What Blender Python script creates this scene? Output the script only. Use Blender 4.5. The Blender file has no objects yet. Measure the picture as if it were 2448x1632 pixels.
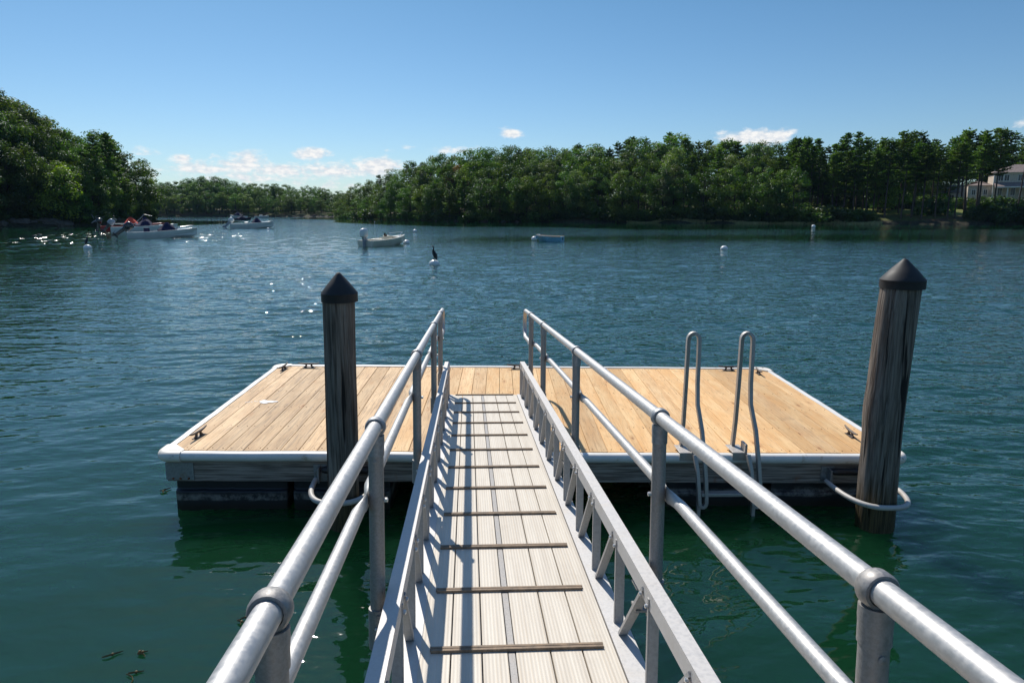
import bpy, math, random
import numpy as np
from mathutils import Vector, Matrix, Euler
R = math.radians
rnd = random.Random(7)
C = bpy.context.scene.collection
scene = bpy.context.scene

# ------------------------------------------------------------------ helpers
class MB:
    """collects shapes, then builds ONE mesh object"""
    def __init__(s): s.v = []; s.f = []; s.a = []; s.cur = 0.0
    def add(s, vs, fs):
        n = len(s.v); s.v += [tuple(p) for p in vs]; s.f += [tuple(i + n for i in f) for f in fs]
        s.a += [s.cur] * len(vs)
    def box(s, x0, x1, y0, y1, z0, z1, bev=0.0):
        if bev <= 0:
            v = [(x, y, z) for x in (x0, x1) for y in (y0, y1) for z in (z0, z1)]
            s.add(v, [(0, 1, 3, 2), (4, 6, 7, 5), (0, 4, 5, 1), (2, 3, 7, 6), (0, 2, 6, 4), (1, 5, 7, 3)])
        else:   # chamfer of the long top and bottom edges (profile in x,z, run along y) with closed ends
            b = bev
            pr = [(x0 + b, z0), (x1 - b, z0), (x1, z0 + b), (x1, z1 - b), (x1 - b, z1), (x0 + b, z1), (x0, z1 - b), (x0, z0 + b)]
            n = len(pr)
            v = [(x, y0, z) for x, z in pr] + [(x, y1, z) for x, z in pr]
            s.add(v, [(i, (i + 1) % n, n + (i + 1) % n, n + i) for i in range(n)] + [tuple(range(n))[::-1], tuple(range(n, 2 * n))])
    def tube(s, pts, rad, seg=16, caps=True, flat=1.0, up=None):
        pts = [Vector(p) for p in pts]; n = len(pts)
        if not hasattr(rad, '__len__'): rad = [rad] * n
        rings = []; prev = None
        for i, p in enumerate(pts):
            t = (pts[min(i + 1, n - 1)] - pts[max(i - 1, 0)]).normalized()
            if prev is None:
                a = Vector(up) if up else (Vector((0, 0, 1)) if abs(t.z) < .9 else Vector((0, 1, 0)))
                u = (a - t * a.dot(t)).normalized()
            else:
                u = (prev - t * prev.dot(t)).normalized()
            prev = u; w = t.cross(u)
            rings.append([p + (u * math.cos(k * 2 * math.pi / seg) + w * flat * math.sin(k * 2 * math.pi / seg)) * rad[i] for k in range(seg)])
        vs = [q for r_ in rings for q in r_]
        fs = [(i * seg + k, i * seg + (k + 1) % seg, (i + 1) * seg + (k + 1) % seg, (i + 1) * seg + k) for i in range(n - 1) for k in range(seg)]
        if caps: fs += [tuple(range(seg))[::-1], tuple((n - 1) * seg + k for k in range(seg))]
        s.add(vs, fs)
    def lathe(s, prof, seg=24, M=None):
        vs = []
        for r_, z in prof:
            for k in range(seg):
                p = Vector((r_ * math.cos(k * 2 * math.pi / seg), r_ * math.sin(k * 2 * math.pi / seg), z))
                vs.append(M @ p if M else p)
        n = len(prof)
        fs = [(i * seg + k, i * seg + (k + 1) % seg, (i + 1) * seg + (k + 1) % seg, (i + 1) * seg + k) for i in range(n - 1) for k in range(seg)]
        fs += [tuple(range(seg))[::-1], tuple((n - 1) * seg + k for k in range(seg))]
        s.add(vs, fs)
    def prism(s, poly, vec):
        n = len(poly); v = Vector(vec)
        s.add([Vector(p) for p in poly] + [Vector(p) + v for p in poly],
              [(i, (i + 1) % n, n + (i + 1) % n, n + i) for i in range(n)] + [tuple(range(n))[::-1], tuple(range(n, 2 * n))])
    def loft(s, secs, cap=True, close=False):
        n = len(secs[0]); vs = [p for q in secs for p in q]
        m = n if close else n - 1
        fs = [(i * n + k, i * n + (k + 1) % n, (i + 1) * n + (k + 1) % n, (i + 1) * n + k) for i in range(len(secs) - 1) for k in range(m)]
        if cap: fs += [tuple(range(n))[::-1], tuple((len(secs) - 1) * n + k for k in range(n))]
        s.add(vs, fs)
    def ball(s, c, r, sx=1, sy=1, sz=1, seg=16, rings=10):
        prof = []
        for i in range(rings + 1):
            a = -math.pi / 2 + math.pi * i / rings
            prof.append((max(1e-4, r * math.cos(a)), r * math.sin(a)))
        s.lathe(prof, seg, Matrix.Translation(c) @ Matrix.Diagonal((sx, sy, sz, 1)))
    def build(s, name, mat, parent=None, smooth=35, bevel=0):
        me = bpy.data.meshes.new(name)
        me.from_pydata(s.v, [], s.f)
        if any(s.a):
            at = me.attributes.new('rnd', 'FLOAT', 'POINT'); at.data.foreach_set('value', s.a)
        import bmesh
        bm = bmesh.new(); bm.from_mesh(me); bmesh.ops.recalc_face_normals(bm, faces=bm.faces); bm.to_mesh(me); bm.free()
        if smooth:
            for p in me.polygons: p.use_smooth = True
            me.set_sharp_from_angle(angle=R(smooth))
        me.materials.append(mat)
        o = bpy.data.objects.new(name, me); C.objects.link(o)
        if parent: o.parent = parent
        if bevel:
            b = o.modifiers.new('bevel', 'BEVEL'); b.width = bevel; b.segments = 2; b.limit_method = 'ANGLE'; b.angle_limit = R(40)
        return o

def tag(o, label, cat, group=None, kind=None):
    if label: o['label'] = label
    if cat: o['category'] = cat
    if group: o['group'] = group
    if kind: o['kind'] = kind
    return o
def thing(name, label, cat, loc=(0, 0, 0), rz=0, group=None):
    o = bpy.data.objects.new(name, None); C.objects.link(o)
    o.location = loc; o.rotation_euler = (0, 0, rz); o.empty_display_size = .2
    return tag(o, label, cat, group)
def dup(root, loc, rot=(0, 0, 0), sc=(1, 1, 1), label=None, group=None, cat=None, name=None):
    r = root.copy(); C.objects.link(r); r.location = loc; r.rotation_euler = rot; r.scale = sc
    if name: r.name = name
    if label: r['label'] = label
    if group: r['group'] = group
    if cat: r['category'] = cat
    for ch in KIDS[root.name]:
        c = ch.copy(); C.objects.link(c); c.parent = r
        for g in KIDS.get(ch.name, []):
            d = g.copy(); C.objects.link(d); d.parent = c
    return r
KIDS = {}

# ------------------------------------------------------------------ node helpers
def newmat(name):
    m = bpy.data.materials.new(name); m.use_nodes = True; nt = m.node_tree; nt.nodes.clear()
    return m, nt
class N:
    def __init__(s, nt): s.nt = nt
    def n(s, typ, **kw):
        x = s.nt.nodes.new(typ)
        for k, v in kw.items(): setattr(x, k, v)
        return x
    def l(s, a, b): s.nt.links.new(a, b)
    def inp(s, node, key, v):
        if v is None: return
        if hasattr(v, 'node'): s.l(v, node.inputs[key])
        else: node.inputs[key].default_value = v
    def math(s, op, a, b=None, c=None, clamp=False):
        x = s.n('ShaderNodeMath', operation=op); x.use_clamp = clamp
        s.inp(x, 0, a); s.inp(x, 1, b); s.inp(x, 2, c); return x.outputs[0]
    def vmath(s, op, a, b=None, scale=None):
        x = s.n('ShaderNodeVectorMath', operation=op); s.inp(x, 0, a); s.inp(x, 1, b)
        if scale is not None: s.inp(x, 'Scale', scale)
        return x.outputs['Value'] if op in ('DOT_PRODUCT', 'LENGTH') else x.outputs[0]
    def noise(s, vec, scale, detail=3, rough=.55, dist=0.0, out='Fac'):
        x = s.n('ShaderNodeTexNoise'); s.inp(x, 'Vector', vec); s.inp(x, 'Scale', scale); s.inp(x, 'Detail', detail)
        s.inp(x, 'Roughness', rough); s.inp(x, 'Distortion', dist); return x.outputs[out]
    def mapr(s, v, a, b, c=0.0, d=1.0, smooth=True):
        x = s.n('ShaderNodeMapRange'); x.interpolation_type = 'SMOOTHSTEP' if smooth else 'LINEAR'
        s.inp(x, 0, v); s.inp(x, 1, a); s.inp(x, 2, b); s.inp(x, 3, c); s.inp(x, 4, d); return x.outputs[0]
    def mix(s, f, a, b, mode='MIX'):
        x = s.n('ShaderNodeMix', data_type='RGBA', blend_type=mode); s.inp(x, 0, f)
        for k, v in ((6, a), (7, b)):
            if isinstance(v, (tuple, list)): v = tuple(v) + ((1,) if len(v) == 3 else ())
            s.inp(x, k, v)
        return x.outputs[2]
    def scalevec(s, vec, sc):
        return s.vmath('MULTIPLY', vec, sc)
    def obj(s): return s.n('ShaderNodeTexCoord').outputs['Object']
    def bsdf(s, **kw):
        x = s.n('ShaderNodeBsdfPrincipled')
        for k, v in kw.items():
            k = k.replace('_', ' ')
            if isinstance(v, tuple) and len(v) == 3 and k != 'Subsurface Radius': v = v + (1,)
            s.inp(x, k, v)
        return x
    def bump(s, h, strength, dist=.01, normal=None):
        x = s.n('ShaderNodeBump'); s.inp(x, 'Height', h); s.inp(x, 'Strength', strength); s.inp(x, 'Distance', dist)
        return x.outputs[0]
    def out(s, sh, vol=None):
        o = s.n('ShaderNodeOutputMaterial')
        if sh: s.l(sh, o.inputs[0])
        if vol: s.l(vol, o.inputs[1])

def simple(name, col, rough=.5, metal=0.0, var=.15, nscale=8, bump=0.0, bscale=40, spec=.5, stain=None, srange=(.55, .7), sscale=5, coat=0):
    m, nt = newmat(name); g = N(nt); ob = g.obj()
    n1 = g.noise(ob, nscale, 4, .6)
    c = g.mix(g.mapr(n1, .3, .7, 0, 1), tuple(x * (1 - var) for x in col), tuple(min(1, x * (1 + var)) for x in col))
    if stain:
        n2 = g.noise(ob, sscale, 5, .65); c = g.mix(g.mapr(n2, srange[0], srange[1]), c, stain)
    b = g.bsdf(Base_Color=c, Roughness=g.mapr(n1, .2, .8, rough * .85, min(1, rough * 1.15)), Metallic=metal, Specular_IOR_Level=spec, Coat_Weight=coat)
    if bump: g.l(g.bump(g.noise(ob, bscale, 3), bump, .003), b.inputs['Normal'])
    g.out(b.outputs[0]); return m

# ------------------------------------------------------------------ camera (z = 0 is the water)
ZD = .5
cam = bpy.data.cameras.new('camera'); co = bpy.data.objects.new('camera', cam); C.objects.link(co); scene.camera = co
pitch, yaw = .1871, .0179
co.location = (0, 0, 2.0216 + ZD)
co.rotation_euler = (math.pi / 2 - pitch, 0, -yaw)
cam.sensor_width = 36; cam.lens = 36 * 1643 / 2448; cam.clip_end = 6000; cam.clip_start = .05
F = 1643.; W0 = 1.0408
CAM = Vector(co.location)
fw = Vector((math.sin(yaw) * math.cos(pitch), math.cos(yaw) * math.cos(pitch), -math.sin(pitch)))
rt = Vector((math.cos(yaw), -math.sin(yaw), 0)); upv = rt.cross(fw)
def ray(x, y): return fw * F + rt * (x * W0 - 1224) - upv * (y * W0 - 816)
def bearing(x, dist, y=465.):
    """ground position at a bearing (measured on a plan of the bay) and a distance"""
    d = ray(x, y); d.z = 0; d.normalize(); return Vector((CAM.x + d.x * dist, CAM.y + d.y * dist))
def elev_z(x, y, dist):
    d = ray(x, y); return CAM.z + d.z / math.hypot(d.x, d.y) * dist

# ------------------------------------------------------------------ sun and sky
S = Vector((-.264, .648, .714)).normalized()
sun = bpy.data.lights.new('sun', 'SUN'); sun.energy = 5.0; sun.angle = R(.53); sun.color = (1, .95, .87)
so = bpy.data.objects.new('sun', sun); C.objects.link(so); so.rotation_euler = S.to_track_quat('Z', 'Y').to_euler(); so.location = (0, 0, 40)
selev = math.asin(S.z); saz = math.atan2(S.x, S.y)
w = bpy.data.worlds.new('World'); scene.world = w; w.use_nodes = True; nt = w.node_tree; nt.nodes.clear(); g = N(nt)
sky = g.n('ShaderNodeTexSky', sky_type='NISHITA'); sky.sun_disc = False; sky.sun_elevation = selev; sky.sun_rotation = saz
sky.air_density = 1.0; sky.dust_density = .35; sky.ozone_density = 2.2; sky.altitude = 0
dirv = g.n('ShaderNodeTexCoord').outputs['Generated']
sep = g.n('ShaderNodeSeparateXYZ'); g.l(dirv, sep.inputs[0])
az = g.math('ARCTAN2', sep.outputs[0], sep.outputs[1]); el = g.math('ARCSINE', sep.outputs[2])
comb = g.n('ShaderNodeCombineXYZ'); g.l(az, comb.inputs[0]); g.l(g.math('MULTIPLY', el, 2.1), comb.inputs[1])
cl_n = g.noise(comb.outputs[0], 26, 7, .6, .3)
cl_b = g.noise(comb.outputs[0], 85, 5, .6)
env = None
def angs(x, y):
    d = ray(x, y).normalized(); return math.atan2(d.x, d.y), math.asin(d.z)
clouds = [  # centre x, y and half sizes measured on the photograph, turned into bearing and elevation
    (345, 350, 24, 9, .62), (412, 363, 22, 7, .5), (530, 357, 36, 8, .6), (600, 364, 18, 6, .45), (703, 354, 36, 11, .75), (560, 378, 45, 17, .85),
    (470, 392, 80, 11, .7), (640, 392, 75, 15, .8), (780, 392, 75, 15, .8), (865, 384, 50, 17, .85), (560, 402, 260, 18, .58), (770, 424, 60, 8, .5), (845, 366, 16, 6, .55),
    (1167, 308, 19, 9, .9), (1050, 345, 45, 7, .7), (936, 340, 14, 6, .4), (898, 347, 14, 5, .4), (1715, 318, 52, 14, .85), (1790, 313, 27, 12, .85), (2352, 283, 34, 12, .6)]
for x, y, hx, hy, st in clouds:
    a0, e0 = angs(x, y); a1, _ = angs(x + hx * 1.5, y); _, e1 = angs(x, y - hy * 1.6)
    da = g.math('DIVIDE', g.math('SUBTRACT', az, a0), abs(a1 - a0)); de = g.math('DIVIDE', g.math('SUBTRACT', el, e0), abs(e1 - e0))
    q = g.math('EXPONENT', g.math('MULTIPLY', g.math('ADD', g.math('MULTIPLY', da, da), g.math('MULTIPLY', de, de)), -1.0))
    q = g.math('MULTIPLY', q, st)
    env = q if env is None else g.math('MAXIMUM', env, q)
dens = g.math('ADD', g.math('MULTIPLY', g.math('SUBTRACT', cl_n, .5), 1.9), env)
dens = g.math('ADD', dens, g.math('MULTIPLY', g.math('SUBTRACT', cl_b, .5), .55))
dens = g.math('MULTIPLY', g.mapr(dens, .22, .78), g.mapr(env, .05, .25))
cshade = g.mix(g.mapr(cl_b, .35, .65), (7.2, 7.7, 8.3), (9.9, 9.8, 9.6))
tint = g.mix(g.mapr(el, -.02, .34, 0, 1, False), (.72, .87, 1.06), (.45, .73, .85))
tint = g.mix(g.mapr(el, .34, .95, 0, 1, False), tint, (.92, 1.2, 1.45))
skyc = g.mix(1.0, sky.outputs[0], tint, 'MULTIPLY')
skycl = g.mix(dens, skyc, cshade)
bg = g.n('ShaderNodeBackground'); g.l(skycl, bg.inputs[0]); bg.inputs[1].default_value = .1
wo = g.n('ShaderNodeOutputWorld'); g.l(bg.outputs[0], wo.inputs[0])
scene.view_settings.view_transform = 'Standard'; scene.view_settings.look = 'None'; scene.view_settings.exposure = 0; scene.view_settings.gamma = 1

# ------------------------------------------------------------------ air
hm, nt = newmat('haze'); g = N(nt); pv = g.n('ShaderNodeVolumePrincipled'); pv.inputs['Density'].default_value = .00006; pv.inputs['Color'].default_value = (.45, .72, 1.0, 1)
g.out(None, pv.outputs[0])
b = MB(); b.box(-1300, 1300, -300, 2200, -5, 60); hz_ = b.build('haze', hm, None, 0); hz_['kind'] = 'stuff'
# ------------------------------------------------------------------ materials
M = {}
def deck_wood():
    m, nt = newmat('deck_wood'); g = N(nt); ob = g.obj()
    at = g.n('ShaderNodeAttribute', attribute_name='rnd').outputs['Fac']
    off = g.n('ShaderNodeCombineXYZ'); g.l(g.math('MULTIPLY', at, 37.0), off.inputs[1]); g.l(g.math('MULTIPLY', at, 11.0), off.inputs[2])
    p = g.vmath('ADD', ob, off.outputs[0])
    grain = g.noise(g.scalevec(p, (70, 2.2, 20)), 1.0, 4, .6, .6)
    fine = g.noise(g.scalevec(p, (230, 7, 60)), 1.0, 2, .5)
    blotch = g.noise(g.scalevec(p, (7, 1.4, 5)), 1.0, 4, .6)
    big = g.noise(ob, .8, 3, .6)
    sepo = g.n('ShaderNodeSeparateXYZ'); g.l(ob, sepo.inputs[0])
    newer = g.math('ADD', g.mapr(sepo.outputs[0], -1.9, .4), g.math('MULTIPLY', g.math('SUBTRACT', big, .5), .5))
    newer = g.math('ADD', newer, g.math('MULTIPLY', g.math('SUBTRACT', g.math('FRACT', g.math('MULTIPLY', at, 7.31)), .5), .75), clamp=True)
    honey = g.mix(g.mapr(blotch, .3, .7), (.72, .41, .165), (.80, .54, .27))
    grey = g.mix(g.mapr(blotch, .3, .7), (.60, .39, .205), (.80, .56, .32))
    c = g.mix(newer, grey, honey)
    c = g.mix(g.mapr(grain, .46, .70, 0, .62), c, g.mix(newer, (.22, .155, .105), (.60, .33, .135)))
    c = g.mix(g.mapr(fine, .55, .75, 0, .5), c, (.16, .11, .07))
    tone = g.math('ADD', .80, g.math('MULTIPLY', g.math('FRACT', g.math('MULTIPLY', at, 13.7)), .32))
    cc = g.n('ShaderNodeCombineColor'); [g.l(tone, cc.inputs[i]) for i in range(3)]
    c = g.mix(1.0, c, cc.outputs[0], 'MULTIPLY')
    vor = g.n('ShaderNodeTexVoronoi'); g.l(g.scalevec(p, (8.5, 2.6, 1)), vor.inputs['Vector']); vor.inputs['Scale'].default_value = 1
    knot = g.mapr(vor.outputs['Distance'], .07, .125, 1, 0)
    knot = g.math('MULTIPLY', knot, g.mapr(g.noise(p, 2.1, 1), .5, .56))
    c = g.mix(g.math('MULTIPLY', knot, .8), c, (.19, .08, .03))
    ring = g.math('MULTIPLY', g.mapr(vor.outputs['Distance'], .15, .3, .35, 0), g.mapr(g.noise(p, 2.1, 1), .5, .56))
    c = g.mix(ring, c, (.45, .2, .07))
    dirt = g.noise(ob, 3.3, 6, .7); c = g.mix(g.mapr(dirt, .58, .75, 0, .4), c, (.2, .14, .09))
    b = g.bsdf(Base_Color=c, Roughness=.72, Specular_IOR_Level=.3)
    g.l(g.bump(g.math('ADD', grain, g.math('MULTIPLY', fine, .5)), .5, .004), b.inputs['Normal'])
    g.out(b.outputs[0]); return m
def pile_wood():
    m, nt = newmat('pile_wood'); g = N(nt); ob = g.obj()
    gr = g.noise(g.scalevec(ob, (34, 34, 1.5)), 1, 5, .65, .5)
    f2 = g.noise(g.scalevec(ob, (110, 110, 3)), 1, 3, .6)
    big = g.noise(g.scalevec(ob, (5, 5, 1.2)), 1, 4, .6)
    c = g.mix(g.mapr(gr, .3, .7), (.058, .043, .032), (.28, .23, .185))
    c = g.mix(g.mapr(big, .45, .7, 0, .65), c, (.085, .055, .04))
    c = g.mix(g.mapr(f2, .5, .7, 0, .55), c, (.30, .27, .24))
    crack = g.mapr(g.noise(g.scalevec(ob, (20, 20, .6)), 1, 2, .5, 1.2), .64, .70)
    c = g.mix(crack, c, (.012, .01, .009))
    geo = g.n('ShaderNodeNewGeometry'); sp = g.n('ShaderNodeSeparateXYZ'); g.l(geo.outputs['Position'], sp.inputs[0])
    zz = g.math('ADD', sp.outputs[2], g.math('MULTIPLY', g.math('SUBTRACT', gr, .5), .7))
    c = g.mix(g.mapr(zz, .15, .5, 1, 0), c, g.mix(g.mapr(f2, .4, .6), (.03, .024, .012), (.10, .075, .035)))
    b = g.bsdf(Base_Color=c, Roughness=g.mapr(zz, 0, .4, .35, .8), Specular_IOR_Level=.35)
    h = g.math('ADD', g.math('ADD', gr, g.math('MULTIPLY', f2, .4)), g.math('MULTIPLY', crack, -1.2))
    g.l(g.bump(h, .9, .012), b.inputs['Normal']); g.out(b.outputs[0]); return m
def beam_wood():
    m, nt = newmat('weathered_beam'); g = N(nt); ob = g.obj()
    gr = g.noise(g.scalevec(ob, (2.5, 20, 60)), 1, 5, .6, .4)
    c = g.mix(g.mapr(gr, .35, .65), (.15, .122, .10), (.37, .32, .275))
    rust = g.noise(g.scalevec(ob, (3.2, 3, 1.4)), 1, 4, .6)
    c = g.mix(g.mapr(rust, .62, .74, 0, .75), c, (.26, .10, .035))
    b = g.bsdf(Base_Color=c, Roughness=.8, Specular_IOR_Level=.25); g.l(g.bump(gr, .5, .006), b.inputs['Normal'])
    g.out(b.outputs[0]); return m
def metal(name, base, rough=.4, met=.85, mott=.22, scale=60, dirtc=(.25, .2, .15), dirt=.35):
    m, nt = newmat(name); g = N(nt); ob = g.obj()
    n1 = g.noise(ob, scale, 4, .65); n2 = g.noise(ob, scale * .12, 4, .6); sc = g.noise(g.scalevec(ob, (90, 4, 90)), 1, 3, .6)
    c = g.mix(g.mapr(n1, .35, .65), tuple(x * (1 - mott) for x in base), base)
    c = g.mix(g.mapr(n2, .5, .75, 0, dirt), c, dirtc)
    b = g.bsdf(Base_Color=c, Metallic=met, Roughness=g.math('ADD', g.mapr(n1, .3, .7, rough * .8, rough * 1.25), g.math('MULTIPLY', sc, .12)))
    g.l(g.bump(g.math('ADD', n1, sc), .12, .002), b.inputs['Normal']); g.out(b.outputs[0]); return m
def gang_board():
    m, nt = newmat('gangway_board'); g = N(nt); ob = g.obj()
    sx = g.n('ShaderNodeSeparateXYZ'); g.l(ob, sx.inputs[0])
    rib = g.math('SINE', g.math('MULTIPLY', sx.outputs[0], 2 * math.pi / .0135))
    n1 = g.noise(g.scalevec(ob, (25, 1.2, 5)), 1, 4, .6); n2 = g.noise(ob, 5, 4, .65); n3 = g.noise(g.scalevec(ob, (80, .7, 5)), 1, 3)
    c = g.mix(g.mapr(n1, .3, .7), (.56, .495, .405), (.67, .605, .505))
    c = g.mix(g.math('MULTIPLY', g.mapr(rib, -.2, .9), g.mapr(n3, .35, .7, .06, .42)), c, (.60, .47, .32))
    c = g.mix(g.mapr(n2, .55, .8, 0, .4), c, (.42, .36, .28))
    sp = g.noise(ob, 38, 2, .5); c = g.mix(g.mapr(sp, .76, .8, 0, .7), c, (.1, .08, .05))
    b = g.bsdf(Base_Color=c, Roughness=.55, Metallic=.0, Specular_IOR_Level=.5)
    g.l(g.bump(rib, .3, .001), b.inputs['Normal']); g.out(b.outputs[0]); return m
def drum_black():
    m, nt = newmat('float_drum'); g = N(nt); ob = g.obj()
    geo = g.n('ShaderNodeNewGeometry'); sp = g.n('ShaderNodeSeparateXYZ'); g.l(geo.outputs['Position'], sp.inputs[0])
    n = g.noise(ob, 9, 6, .75); n2 = g.noise(g.scalevec(ob, (2, 2, 14)), 1, 4)
    z = g.math('ADD', sp.outputs[2], g.math('MULTIPLY', g.math('SUBTRACT', n2, .5), .05))
    band = g.math('MULTIPLY', g.mapr(z, .085, .1), g.mapr(z, .13, .17, 1, 0))
    c = g.mix(g.math('MULTIPLY', band, g.mapr(n, .38, .62)), (.012, .013, .016), (.2, .19, .17))
    c = g.mix(g.mapr(z, .02, .09, 1, 0), c, (.012, .009, .005))
    b = g.bsdf(Base_Color=c, Roughness=.5); g.l(g.bump(n, .3, .01), b.inputs['Normal']); g.out(b.outputs[0]); return m
def foliage(name, a, b_, tr=.42, hue=.09):
    m, nt = newmat(name); g = N(nt)
    oi = g.n('ShaderNodeObjectInfo').outputs['Random']
    at = g.n('ShaderNodeAttribute', attribute_name='rnd').outputs['Fac']
    c = g.mix(at, a, b_)
    hs = g.n('ShaderNodeHueSaturation'); g.l(c, hs.inputs['Color'])
    g.l(g.mapr(oi, 0, 1, 5e-1 - hue * .3, .5 + hue * .4, False), hs.inputs['Hue'])
    g.l(g.mapr(g.math('FRACT', g.math('MULTIPLY', oi, 5.7)), 0, 1, .62, 1.38, False), hs.inputs['Value'])
    d = g.n('ShaderNodeBsdfDiffuse'); g.l(hs.outputs[0], d.inputs[0])
    t = g.n('ShaderNodeBsdfTranslucent'); br = g.mix(1.0, hs.outputs[0], (1.05, 1.5, .45), 'MULTIPLY'); g.l(br, t.inputs[0])
    gl = g.n('ShaderNodeBsdfGlossy'); gl.inputs['Roughness'].default_value = .45; gl.inputs[0].default_value = (.6, .65, .7, 1)
    mx = g.n('ShaderNodeMixShader'); mx.inputs[0].default_value = tr; g.l(d.outputs[0], mx.inputs[1]); g.l(t.outputs[0], mx.inputs[2])
    m2 = g.n('ShaderNodeMixShader'); m2.inputs[0].default_value = .04; g.l(mx.outputs[0], m2.inputs[1]); g.l(gl.outputs[0], m2.inputs[2])
    g.out(m2.outputs[0]); return m
M['deck'] = deck_wood(); M['pile'] = pile_wood(); M['beam'] = beam_wood(); M['board'] = gang_board(); M['drum'] = drum_black()
M['rail'] = metal('aluminium_rail', (.50, .49, .475), .46, .6, .11, 90, (.40, .36, .31), .35)
M['post'] = metal('aluminium_post', (.34, .325, .31), .5, .55, .25, 150, (.34, .29, .24), .4)
M['truss'] = metal('aluminium_truss', (.44, .43, .42), .55, .5, .22, 90, (.40, .35, .30), .35)
M['chord'] = metal('aluminium_chord', (.56, .54, .52), .55, .4, .12, 90, (.50, .45, .38), .3)
M['galv'] = metal('galvanised_steel', (.38, .39, .40), .5, .75, .3, 70, (.25, .13, .07), .5)
M['ladder'] = metal('ladder_aluminium', (.50, .47, .44), .5, .7, .25, 90, (.36, .30, .24), .4)
M['tread'] = simple('tread_bar', (.23, .165, .11), .75, 0, .3, 30, .3, 200)
M['cleatm'] = simple('cleat_iron', (.12, .10, .085), .6, .5, .4, 20, .3, 90)
M['bolt'] = metal('bolt_steel', (.6, .6, .6), .3, .9, .1, 100)
M['vinyl'] = simple('white_vinyl', (.74, .72, .67), .42, 0, .05, 4, 0, 40, .5, (.42, .36, .26), (.6, .78), 9)
M['vinylcap'] = simple('vinyl_cap', (.72, .67, .58), .5, 0, .08, 6, .1, 40, .5, (.20, .13, .07), (.57, .7), 14)
M['flange'] = simple('vinyl_flange', (.46, .43, .38), .6, 0, .15, 12, 0, 40, .4, (.16, .11, .07), (.5, .7), 12)
M['pvc'] = simple('pvc_pipe', (.46, .43, .39), .5, 0, .12, 8, .1, 60, .5, (.22, .18, .12), (.6, .78), 8)
M['roller'] = simple('black_roller', (.02, .02, .022), .45)
M['rust'] = simple('rust', (.2, .07, .025), .9, 0, .4, 30)
M['cap'] = simple('pile_cap', (.022, .021, .021), .62, 0, .25, 6, .08, 60, .4, (.05, .045, .04), (.55, .75), 5)
M['bark'] = simple('bark', (.06, .046, .036), .9, 0, .35, 4, .5, 20, .2)
M['pinebark'] = simple('pine_bark', (.085, .062, .050), .9, 0, .35, 4, .5, 20, .2)
M['leafA'] = foliage('broad_leaf', (.036, .070, .009), (.160, .200, .028))
M['leafB'] = foliage('broad_leaf_pale', (.062, .090, .026), (.190, .220, .070))
M['leafC'] = foliage('bright_leaf', (.08, .14, .008), (.20, .27, .020), .5)
M['leafO'] = foliage('rust_leaf', (.12, .055, .018), (.30, .13, .045))
M['needle'] = foliage('pine_needle', (.034, .078, .011), (.170, .225, .030), .4, .04)
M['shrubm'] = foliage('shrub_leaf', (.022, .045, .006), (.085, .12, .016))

# ------------------------------------------------------------------ shoreline, ground
LEFT = [(-900, -200), (-300, -20), (-150, 40), (-105, 85), (-84, 113), (-76, 119), (-71.5, 124), (-72, 135), (-77, 150), (-82, 165), (-90, 176), (-115, 190), (-220, 215), (-900, 230)]
FAR = [(-900, 420), (-330, 352), (-220, 345), (-155, 337), (-110, 330), (-75, 318), (-60, 285), (-51, 246), (-40, 222), (-28, 200), (-17, 182), (0, 169), (15, 160), (36, 150), (58, 143), (80, 137), (100, 133), (150, 124), (300, 90), (900, -100), (2500, -100), (2500, 2500), (-2500, 2500), (-2500, 420)]
def sdist(P, poly):
    P = np.asarray(P, float); x, y = P[:, 0], P[:, 1]
    d = np.full(len(x), 1e9); ins = np.zeros(len(x), bool)
    n = len(poly)
    for i in range(n):
        ax, ay = poly[i]; bx, by = poly[(i + 1) % n]
        ex, ey = bx - ax, by - ay
        t = np.clip(((x - ax) * ex + (y - ay) * ey) / (ex * ex + ey * ey), 0, 1)
        d = np.minimum(d, np.hypot(x - ax - t * ex, y - ay - t * ey))
        c = ((ay > y) != (by > y)) & (x < (bx - ax) * (y - ay) / (by - ay + 1e-12) + ax)
        ins ^= c
    return np.where(ins, d, -d)
def wob(x, y): return 1.3 * np.sin(x * .31 + y * .17) + .9 * np.sin(x * .13 - y * .37 + 2) + .5 * np.sin(x * .9 + y * .7)
def ground_h(P):
    P = np.asarray(P, float); x, y = P[:, 0], P[:, 1]
    l = sdist(P, LEFT) + wob(x, y) * .5; f = sdist(P, FAR) + wob(x, y) * .5
    def rise(d, s, cap): return np.where(d > 0, 1.0 * np.clip(d / 3.5, 0, 1) ** .7 + cap * (1 - np.exp(-np.clip(d - 2, 0, None) * s / cap)), -np.clip(-d * .35, 0, 2.5))
    hl = rise(l, .16, 9)
    lawn = np.clip((x - 55) / 40, 0, 1) * np.clip((260 - y) / 60, 0, 1)
    hf = rise(f, .085, 9) * (1 - lawn) + rise(f, .085, 9) * lawn
    h = np.maximum(hl, hf)
    return h + np.where(h > .5, .12 * np.sin(x * .5) * np.cos(y * .43), 0)
def gz(x, y): return float(ground_h([(x, y)])[0])

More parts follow.
